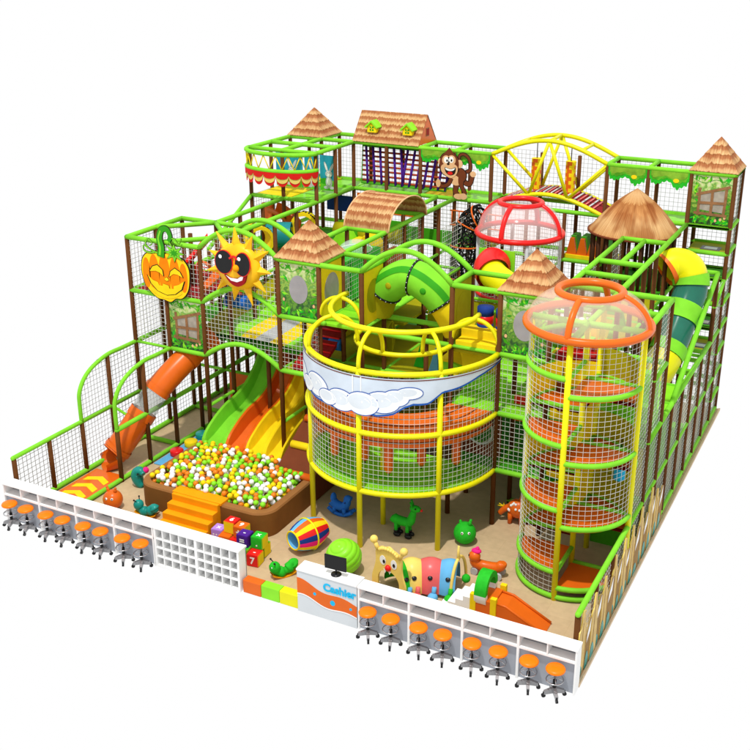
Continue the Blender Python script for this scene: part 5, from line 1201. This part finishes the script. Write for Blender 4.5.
# ------------------------------------------------------------------ floor toys
z0 = Vector((0, 0, 0))
mat_t = thing('arrow_mat', 'orange floor mat with yellow chevron arrows at the tube slide exit', 'mat', W(.5, 10.9, 0))
mb = MB(); mb.bb(W(.1, 12.05, .003), W(.90, 9.80, .022), 'orange', bev=.006); b = mb.build('mat_body', mat_t)
for i in range(6):
    k = 10.20+i*.36; q = MB(); q.prism([(-.36, 0), (0, -.18), (.36, 0), (.36, .20), (0, .02), (-.36, .20)], 'gold', W(.50, k, .0225)+Vector((0, 0, .005)), (1, 0, 0), (0, -1, 0), -.004); q.build('chevron', b)
mb = MB(); mb.bb(W(.93, 12.05, .003), W(.97, 9.8, .05), 'green'); mb.build('green_edge', mat_t)
bm_ = solo('blue_mat', MB().bb(W(1.08, 9.0, .003), W(1.75, 6.6, .02), 'sky', bev=.006), 'long sky blue floor mat behind the ball pit', 'mat', W(1.4, 8, 0))
for x, k, m, n_ in ((1.30, 8.42, 'red', 'red'), (1.30, 7.88, 'gold', 'yellow'), (1.27, 7.40, 'teal', 'teal')):
    c = W(x, k, .022); mb = MB(); mb.lathe([(0, 0), (.18, 0), (.19, .02), (.19, .14), (.17, .165), (0, .165)], c, m, 24); solo('stepping_drum', mb, 'round %s stepping drum on the blue mat' % n_, 'stepping stone', c, 'stepping drums on the blue mat')
def eyes(t, c, R_, d, up=Vector((0, 0, 1)), sep=.3, r=.035, white=True):
    d = Vector(d).normalized(); s = d.cross(up).normalized()
    for e in (-1, 1):
        p = (d+s*sep*e+up*.15).normalized(); mb = MB()
        if white: mb.sphere(c+p*R_*.98, r, 'white', 10, 6)
        mb.sphere(c+p*(R_*.98+(r*.5 if white else 0)), r*.62, 'black', 8, 6); mb.build('eye', t)
def hopper(label, X, K, m, ears, R_=.27, f=(.3, -1, 0)):
    c = W(X, K, 0)+Vector((0, 0, R_)); t = thing('hopper_ball', label, 'bouncing ball', W(X, K, 0)); mb = MB(); mb.sphere(c, R_, m, 28, 18); mb.build('ball', t)
    for a, h in ears:
        mb = MB(); p = c+Vector((math.sin(a)*R_*.85, 0, math.cos(a)*R_*.85)); q = p+Vector((math.sin(a*.6)*h, 0, h)); mb.tube([p, (p+q)/2, q], .04, m, 10, rfun=lambda s: .05-.018*s); mb.sphere(q, .036, m, 10, 6); mb.build('ear_handle', t)
    eyes(t, c, R_, Vector(f)+Vector((0, 0, .38)), sep=.34); return t
hopper('orange bouncing ball with two ears in front of the arrow mat', 1.63, 11.0, 'orange', ((-.55, .13), (.40, .13)), .25)
hopper('green bouncing ball with two horns and round eyes under the basket tower edge', 8.79, 8.93, 'leafd', ((-.45, .08), (.45, .16)), .27, (.5, -1, 0))
# seahorse
t = thing('seahorse_rider', 'teal seahorse ride-on toy with a pink knob beside the pit corner', 'ride-on toy', W(1.5, 10.0, 0)); c = W(1.5, 10.0, 0)
mb = MB(); P = catmull([c+Vector(p) for p in ((.12, 0, .03), (.0, 0, .12), (-.06, 0, .28), (-.02, 0, .42), (.10, -.02, .47), (.20, -.05, .42))], 5); mb.tube(P, .1, 'teal', 12, rfun=lambda s: .05+.11*math.sin(PI*min(1, s*1.05+.02))**.7 if s < .9 else .07); mb.build('body', t)
mb = MB(); mb.sphere(c+Vector((.20, .06, .50)), .085, 'pink', 12, 8); mb.build('knob', t); mb = MB(); mb.sphere(c+Vector((-.10, -.05, .16)), (.08, .07, .13), 'offw', 10, 8); mb.build('belly', t)
mb = MB(); mb.sphere(c+Vector((.08, -.13, .44)), .025, 'black', 8, 6); mb.build('eye', t)
# rocking caterpillars
def rocker(label, X, K, m, mb_, rz, cat='rocking toy'):
    c = W(X, K, 0); t = thing('caterpillar_rocker', label, cat, c); R = Matrix.Rotation(rz, 3, 'Z')
    f = lambda x, y, z: c+R@Vector((x, y, z))*.8
    mb = MB(); mb.grid(lambda a, v: f(-.38+.76*a, -.13+.26*v, .035+.26*(2*a-1)**2*.5), 14, 1, mb_); mb.grid(lambda a, v: f(-.38+.76*a, -.13+.26*v, .005+.26*(2*a-1)**2*.5), 14, 1, mb_)
    for e in (0, 1): mb.grid(lambda a, v, e=e: f(-.38+.76*a, -.13+.26*e, .005+.03*v+.26*(2*a-1)**2*.5), 14, 1, mb_)
    mb.build('rocker_base', t)
    mb = MB(); P = catmull([f(*p) for p in ((-.28, 0, .36), (-.24, 0, .22), (-.05, 0, .16), (.12, 0, .20), (.24, 0, .36), (.30, 0, .30))], 6)
    mb.tube(P, .1, m, 14, rfun=lambda s: .105+.022*math.sin(s*PI*7)); mb.sphere(P[0], .13, m, 14, 10); mb.sphere(P[-1], .10, m, 12, 8)
    mb.build('body', t)
    for y in (-.09, .09): mb = MB(); mb.tube([f(-.26, y*.5, .44), f(-.34, y*1.6, .56)], .014, 'black', 5); mb.sphere(f(-.34, y*1.6, .56), .025, 'black', 8, 5); mb.build('antenna', t)
    for y in (-.07, .07): mb = MB(); mb.sphere(f(-.38, y, .40), .03, 'white', 8, 5); mb.sphere(f(-.405, y, .40), .016, 'black', 8, 5); mb.build('eye', t)
    return t
rocker('teal caterpillar rocking toy on a yellow base in front of the ball pit', 2.48, 10.95, 'teal', 'amber', .12)
rocker('green caterpillar rocking toy on a yellow base behind the foam curb', 6.22, 11.55, 'leafd', 'amber', .95)
# number cubes
def cube(name_, X, K, lvl, ctop, cfront, cright, rot, s3):
    s = .30; c = W(X, K, 0)+Vector((0, 0, s/2+lvl*s+.002)); t = thing('number_cube', name_, 'foam cube', c-Vector((0, 0, s/2)), 'foam number cubes'); R = Matrix.Rotation(rot, 3, 'Z')
    bm = bmesh.new(); bmesh.ops.create_cube(bm, size=s); bmesh.ops.bevel(bm, geom=bm.edges[:], offset=.012, segments=2, affect='EDGES')
    mb = MB(); b = 0
    for v in bm.verts: mb.v.append(c+R@v.co)
    bm.verts.index_update()
    for f in bm.faces:
        n = f.normal; m = ctop if n.z > .7 else cfront if n.y < -.7 else cright if n.x > .7 else ctop
        mb.face([v.index for v in f.verts], mb.mi(m))
    bm.free(); mb.build('cube_body', t)
    cf, ct, cr = s3
    if cf == 'dots' or cf == 'dots6':
        for i in range(3):
            for j in range(2 if cf == 'dots' else 3): q = MB(); q.prism(ell(-.08+.08*i, -.06+.08*j, .022, .022, 10), 'white', c+R@Vector((0, -s/2-.003, 0)), R@Vector((1, 0, 0)), (0, 0, 1), .002); q.build('dot', t)
    elif cf: text(cf, .24, c+R@Vector((0, -s/2-.001, 0)), 'white', t, 'symbol', (PI/2, 0, rot), .002, .006)
    if ct: text(ct, .20, c+Vector((0, 0, s/2+.001)), 'white', t, 'symbol', (0, 0, rot), .002, .005)
    if cr: text(cr, .20, c+R@Vector((s/2+.001, 0, 0)), 'white', t, 'symbol', (PI/2, 0, rot+PI/2), .002, .004)
cube('red foam cube with a white 7 and a yellow side, nearest the shoe shelf corner', 5.50, 11.45, 0, 'red', 'red', 'gold', .12, ('7', '-', ''))
cube('green foam cube standing on the floor under the indigo cube', 5.20, 11.36, 0, 'leafd', 'leafd', 'gold', .05, ('', '', ''))
cube('green and yellow foam cube with an x on top, right of the indigo cube', 5.46, 11.22, 1, 'leafd', 'leafd', 'gold', .10, ('.', 'x', ''))
cube('green foam cube on the floor hidden below the green and yellow cube', 5.43, 11.10, 0, 'leafd', 'leafd', 'gold', .02, ('', '', ''))
cube('indigo foam cube with white stripes in the upper layer of the pile', 5.17, 11.28, 1, 'purple', 'purple', 'purple', .05, ('=', '-', ''))
cube('crimson foam cube with white dots in the lower layer of the pile', 4.90, 11.16, 0, 'red', 'red', 'red', .0, ('dots6', '', ''))
cube('orange foam cube with a white plus and a 9 on top in the upper layer', 4.94, 11.06, 1, 'orange', 'orange', 'gold', .04, ('+', '9', '-'))
cube('red topped yellow foam cube with a white 6 at the back left of the pile', 4.66, 10.98, 1, 'red', 'gold', 'red', .0, ('', '6', '.'))
cube('lilac foam cube with white dots, leftmost of the pile', 4.34, 10.98, 0, 'lilac', 'lilac', 'lilac', .10, ('dots', 'x', ''))
cube('orange and yellow foam cube low between the lilac and the crimson cube', 4.62, 11.14, 0, 'orange', 'orange', 'gold', .14, ('-', '', ''))
# striped barrel
c = W(6.12, 10.50, 0)+Vector((0, 0, .38)); d = Vector((.34, .94, .0)).normalized(); Rb = d.to_track_quat('Z', 'Y').to_matrix()
t = thing('striped_barrel', 'rainbow striped barrel lying on its side with a blue opening', 'barrel', c-Vector((0, 0, .38))); cols = ['red', 'gold', 'navy', 'sky', 'orange', 'gold', 'red', 'navy', 'pink', 'gold', 'sky', 'red', 'gold', 'navy', 'orange', 'pink']
prof = [(.24, -.45), (.31, -.30), (.365, -.12), (.38, .0), (.365, .12), (.31, .30), (.24, .45)]
for j in range(16):
    mb = MB(); mb.lathe(prof, c, cols[j], 3, R=Rb, a0=2*PI*j/16, a1=2*PI*(j+1)/16); mb.build('stave', t)
mb = MB(); mb.lathe([(.235, -.452), (.20, -.452), (.28, 0), (.20, .452), (.235, .452)], c, 'sky', 28, R=Rb); mb.build('lining', t)
for z, m in ((-.45, 'gold'), (.0, 'yellow'), (.45, 'gold')):
    mb = MB(); r = .385 if z == 0 else .225; mb.tube([c+Rb@Vector((r*math.cos(2*PI*i/32), r*math.sin(2*PI*i/32), z)) for i in range(32)], .022, m, 6, closed=True); mb.build('hoop', t)
# ribbed green ball
c = W(7.16, 10.93, 0)+Vector((0, 0, .40)); mb = MB(); pr = []
for i in range(121):
    a = -PI/2+PI*i/120; f = 1+.035*abs(math.sin(a*9)); pr.append((.40*math.cos(a)*f, .40*math.sin(a)*f))
mb.lathe(pr, c, 'lime', 40, R=Matrix.Rotation(.42, 3, 'X')@Matrix.Rotation(-.15, 3, 'Y')); solo('exercise_ball', mb, 'big ribbed lime green ball behind the cashier desk', 'ball', c-Vector((0, 0, .4)))
# caterpillar tunnel
t = thing('caterpillar_tunnel', 'caterpillar play tunnel with a butter yellow bear face and coloured arches', 'play tunnel', W(8.7, 10.75, 0))
P = catmull([W(8.30, 11.10, 0), W(8.42, 10.92, 0), W(8.68, 10.74, 0), W(9.02, 10.60, 0), W(9.32, 10.52, 0)], 8); Lp = len(P)-1
def tun(a, v, o=0):
    i = min(a*Lp, Lp-.001); j = int(i); p = P[j]+(P[j+1]-P[j])*(i-j); d = (P[j+1]-P[j]).normalized(); s = d.cross(Vector((0, 0, 1))).normalized(); th = PI*v; r = .40+.04*math.sin(PI*((a*4) % 1))+o
    return p+s*math.cos(th)*r+Vector((0, 0, .10+math.sin(th)*r*1.45))
for i, (a0, a1, m) in enumerate(((.0, .25, 'leafd'), (.25, .5, 'butter'), (.5, .75, 'rose'), (.75, 1, 'sky'))):
    mb = MB(); mb.grid(lambda a, v: tun(a0+(a1-a0)*a*.999, v), 8, 20, m); mb.grid(lambda a, v: tun(a0+(a1-a0)*a*.999, v, -.03), 8, 20, m); g = mb.build('arch_segment', t)
    e = tun((a0+a1)/2, .20, .0); e2 = tun((a0+a1)/2, .20, .05); nn = (e2-e).normalized(); q = MB(); Rq = nn.to_track_quat('Z', 'Y').to_matrix()
    q.sphere(e, (.055, .055, .018), 'black', 14, 8, R=Rq); q.build('peep_hole', g)
    for k_, mm in ((.985, ('sky', 'rose', 'sky', 'leafd')[i]),):
        b = tun((a0+a1)/2+.06, .015); q = MB(); q.sphere(Vector((b.x, b.y-.10, .09)), (.115, .13, .10), mm, 14, 8); q.tube([Vector((b.x, b.y-.06, .12)), Vector((b.x, b.y-.01, .30))], .05, mm, 8); q.build('foot', t)
fo = W(8.24, 11.20, 0); ax = Vector((.97, -.22, 0)).normalized()*1
fx = ax; n_ = ax.cross(Vector((0, 0, 1)))
def fp(i): return fo+n_*(.004*i)
mb = MB(); outl = loop2([(-.46, 0), (-.47, .30), (-.40, .55), (-.36, .75), (-.36, .98), (-.24, 1.10), (-.12, 1.12), (0, 1.17), (.12, 1.12), (.24, 1.08), (.36, .95), (.36, .72), (.40, .52), (.47, .30), (.46, 0)], 4)
hole = [( .30*math.cos(a), .36+.30*math.sin(a)) for a in [PI*i/18 for i in range(19)]]
# face plate as two halves around the crawl opening
fpts = [(-.46, 0), (-.47, .30), (-.40, .55), (-.36, .75), (-.36, .98), (-.24, 1.10), (-.12, 1.12), (0, 1.17), (.12, 1.12), (.24, 1.08), (.36, .95), (.36, .72), (.40, .52), (.47, .30), (.46, 0)]
face_out = [(q_.x, q_.y) for q_ in catmull([(a, b, 0) for a, b in fpts], 4)]
inner = [(-.30, 0), (-.30, .30)]+[(.30*math.cos(PI-PI*i/16), .30+.28*math.sin(PI*i/16)) for i in range(17)]+[(.30, .30), (.30, 0)]
mb.prism(face_out+inner[::-1], 'butter', fp(0), fx, (0, 0, 1), .05); fb = mb.build('face_plate', t)
for s in (-1, 1):
    q = MB(); q.tube([fp(-3)+fx*(.30*s)+Vector((0, 0, 1.0)), fp(-3)+fx*(.40*s)+Vector((0, 0, 1.18))], .05, 'butter', 8); q.sphere(fp(-3)+fx*(.42*s)+Vector((0, 0, 1.22)), .09, 'butter', 14, 10); q.build('ear', fb)
    q = MB(); q.prism(ell(.155*s, .80, .085, .115, 18), 'white', fp(2), fx, (0, 0, 1), .006); e_ = q.build('eye', fb); q = MB(); q.prism(ell(.14*s+.02, .78, .035, .045, 12), 'black', fp(4), fx, (0, 0, 1), .006); q.build('pupil', e_)
q = MB(); q.sphere(fp(3)+Vector((0, 0, .66)), .075, 'red', 14, 10); q.build('nose', fb)
q = MB(); q.prism([(-.13, .60), (-.09, .50), (-.05, .59)], 'white', fp(3), fx, (0, 0, 1), .006); q.prism([(.0, .59), (.04, .51), (.08, .59)], 'white', fp(3), fx, (0, 0, 1), .006); q.build('teeth', fb)
q = MB()
for i in range(9): a = PI*.15+PI*.7*i/8; q.sphere(fp(0)+fx*(.27*math.cos(a))+Vector((0, 0, .98+.13*math.sin(a))), .045, 'butter', 8, 6)
q.build('curls', fb)
for s in (-1, 1): q = MB(); q.sphere(fp(8)+fx*(.40*s)+Vector((0, 0, .05)), (.12, .12, .07), 'rose', 12, 8); q.build('paw', fb)
mb = MB(); e = P[-1]; mb.tube([e+Vector((.02, .44*math.cos(PI*i/20), .02+.82*math.sin(PI*i/20))) for i in range(21)], .035, 'butter', 8); tl = mb.build('tail_arch', t)
q = MB(); q.tube([e+Vector((.02, -.05, .80)), e+Vector((.03, -.06, 1.16))], .035, 'butter', 8, rfun=lambda s: .04-.02*s); q.build('tail_tip', tl); q = MB(); q.sphere(e+Vector((.20, .0, .36)), .10, 'leafd', 10, 8); q.build('tail_bud', tl)
# toddler slide
t = thing('toddler_slide', 'small toddler slide with white steps, a green arch and an orange chute', 'slide', W(10.1, 10.9, 0))
for i in range(4): mb = MB(); mb.bb(W(9.26+.145*i, 11.17, 0), (W(9.26+.145*(i+1), 0, 0).x+.002, -10.72*U, .115*(i+1)), 'white', bev=.008); mb.build('step', t)
mb = MB(); mb.bb(W(9.845, 11.19, 0), (10.28*U, -10.70*U, .50), 'orange', bev=.01); mb.build('platform', t)
for x in (9.84, 10.22):
    for k_ in (11.205, 10.72): mb = MB(); mb.bb(W(x, k_, 0), W(x+.11, k_-.09, .40), 'gold', bev=.01); mb.build('corner_post', t)
mb = MB(); x0, x1 = 10.285*U, 11.2*U; ya, yb_ = -11.17*U, -10.72*U; mi = mb.mi('orange'); b = 0
mb.prism([(0, 0), (x1-x0, 0), (x1-x0, .02), (.25, .44), (0, .46)], 'orange', (x0, ya, 0), th=yb_-ya); sl = mb.build('chute', t)
for y in (ya+.03, yb_-.03): q = MB(); q.tube([Vector((x0, y, .48)), Vector((x0+.25, y, .46)), Vector((x1, y, .04))], .03, 'orange', 6); q.build('chute_rim', sl)
cA = W(10.05, 10.93, .34)
for (a0, a1, m, nm) in ((0, 180, 'leafd', 'arch_top'), (180, 360, 'white', 'arch_base')):
    mb = MB()
    Ra, Rb_ = .36, .24; yy0, yy1 = cA.y+.0, 0
    fA = lambda r, a, y: Vector((cA.x-.02+y, cA.y+r*math.cos(a), cA.z+.10+r*1.15*math.sin(a)))
    A = [math.radians(a0+(a1-a0)*i/18) for i in range(19)]
    for r in (Ra, Rb_): mb.grid(lambda s, v, r=r: fA(r, math.radians(a0+(a1-a0)*s), -.13+.26*v), 18, 1, m)
    for y in (-.13, .13): mb.grid(lambda s, v, y=y: fA(Ra+(Rb_-Ra)*v, math.radians(a0+(a1-a0)*s), y), 18, 1, m)
    mb.build(nm, t)
# ride-on dog
c = W(9.62, 9.78, 0); t = thing('ride_on_dog', 'red ride-on dog with pink hair and grey wheels behind the toddler slide', 'ride-on toy', c)
mb = MB(); mb.tube(catmull([c+Vector(p) for p in ((-.30, -.05, .42), (-.28, -.05, .26), (-.10, 0, .20), (.20, .03, .22), (.33, .04, .32), (.36, .04, .38))], 5), .1, 'orange', 12, rfun=lambda s: .12 if s < .75 else .12-.2*(s-.75)); mb.sphere(c+Vector((-.30, -.07, .43)), (.14, .13, .13), 'orange', 14, 10); mb.build('body', t)
mb = MB(); mb.sphere(c+Vector((-.27, -.04, .56)), (.12, .09, .06), 'pink', 12, 8); mb.sphere(c+Vector((-.25, -.03, .62)), .05, 'pink', 8, 6); mb.build('hair', t)
for x, y in ((-.27, -.14), (-.27, .12), (.30, -.12), (.30, .14)): mb = MB(); mb.tube([c+Vector((x, y-.03, .085)), c+Vector((x, y+.03, .085))], .085, 'lgrey', 16); mb.build('wheel', t)
for y in (-.13, -.02): mb = MB(); mb.sphere(c+Vector((-.40, y, .46)), .03, 'black', 8, 6); mb.build('eye', t)
# horse rocker
c = W(6.06, 9.14, 0); t = thing('rocking_horse', 'blue rocking horse toy in the shade under the basket tower', 'rocking toy', c)
mb = MB(); mb.tube([c+Vector((-.34+.68*i/12, 0, .04+.14*(i/6-1)**2)) for i in range(13)], .05, 'blue', 8); mb.tube([c+Vector((-.34+.68*i/12, .16, .04+.14*(i/6-1)**2)) for i in range(13)], .05, 'blue', 8); mb.build('runner', t)
mb = MB(); mb.tube(catmull([c+Vector(p) for p in ((-.26, .08, .34), (-.15, .08, .26), (.05, .08, .24), (.16, .08, .36), (.18, .08, .50), (.28, .08, .48))], 5), .1, 'blue', 12, rfun=lambda s: .13-.05*s); mb.sphere(c+Vector((-.22, .08, .44)), (.07, .10, .13), 'blue', 10, 8)
for x in (-.16, .12): mb.tube([c+Vector((x, .0, .24)), c+Vector((x, 0, .08))], .05, 'blue', 8); mb.tube([c+Vector((x, .16, .24)), c+Vector((x, .16, .08))], .05, 'blue', 8)
mb.build('body', t); mb = MB(); mb.tube([c+Vector((.16, -.04, .42)), c+Vector((.16, .20, .42))], .02, 'navy', 6); mb.build('handle', t)
# deer
c = W(7.60, 9.25, 0); t = thing('toy_deer', 'green toy deer with black boots and a red nose under the basket tower', 'toy animal', c)
mb = MB(); mb.tube(catmull([c+Vector(p) for p in ((-.32, .02, .46), (-.22, 0, .42), (.02, 0, .40), (.16, 0, .44), (.22, 0, .60), (.26, 0, .76))], 5), .1, 'leafd', 12, rfun=lambda s: (.05 if s < .08 else .115) if s < .6 else .115-.12*(s-.6))
mb.sphere(c+Vector((.30, 0, .82)), (.15, .09, .085), 'leafd', 12, 8); mb.tube([c+Vector((.22, .05, .88)), c+Vector((.16, .07, 1.0))], .025, 'leafd', 6); mb.tube([c+Vector((.24, -.05, .88)), c+Vector((.20, -.07, 1.0))], .025, 'leafd', 6)
for x, y in ((-.18, -.07), (-.18, .08), (.12, -.07), (.12, .08)): mb.tube([c+Vector((x, y, .38)), c+Vector((x, y, .12))], .045, 'leafd', 8)
mb.build('body', t); mb = MB(); mb.sphere(c+Vector((.46, 0, .81)), .035, 'red', 8, 6); mb.build('nose', t)
for x, y in ((-.18, -.07), (-.18, .08), (.12, -.07), (.12, .08)): mb = MB(); mb.sphere(c+Vector((x+.03, y-.01, .06)), (.10, .065, .06), 'black', 10, 6); mb.sphere(c+Vector((x, y, .14)), (.06, .06, .05), 'black', 10, 6); mb.build('boot', t)
mb = MB(); mb.sphere(c+Vector((.34, -.085, .86)), .022, 'black', 8, 6); mb.build('eye', t)
# spotted giraffe hopper
c = W(9.42, 7.72, 0); t = thing('spotted_hopper', 'orange bouncing animal with white spots beside the spiral tower', 'bouncing toy', c)
mb = MB(); mb.sphere(c+Vector((.05, 0, .40)), (.28, .22, .25), 'orange', 18, 12)
for x, y in ((-.10, -.12), (-.10, .12), (.20, -.12), (.20, .12)): mb.tube([c+Vector((x, y, .30)), c+Vector((x-.02, y, .02))], .05, 'orange', 8, rfun=lambda s: .07-.02*s)
mb.tube(catmull([c+Vector(p) for p in ((-.12, -.02, .42), (-.28, -.05, .34), (-.40, -.08, .20))], 5), .07, 'orange', 10, rfun=lambda s: .10-.035*s); mb.tube([c+Vector((.10, 0, .55)), c+Vector((.16, 0, .80))], .06, 'orange', 8); mb.build('body', t)
rnd = random.Random(8)
for i in range(10):
    a, b = rnd.uniform(-2.4, -.5), rnd.uniform(-.3, .9); p = Vector((.28*math.cos(a)*math.cos(b), .22*math.sin(a)*math.cos(b), .25*math.sin(b))); mb = MB(); mb.sphere(c+Vector((.05, 0, .40))+p*.99, .035, 'white', 8, 5); mb.build('spot', t)
mb = MB()
for i in range(6): mb.tube([c+Vector((-.30, -.06, .40)), c+Vector((-.46+.03*i, -.10+.03*i, .42+.05*math.sin(i*2))) ], .012, 'gold', 5)
mb.build('whiskers', t)
# ------------------------------------------------------------------ tidy
for o in bpy.data.objects:
    if '_w' in o: del o['_w']
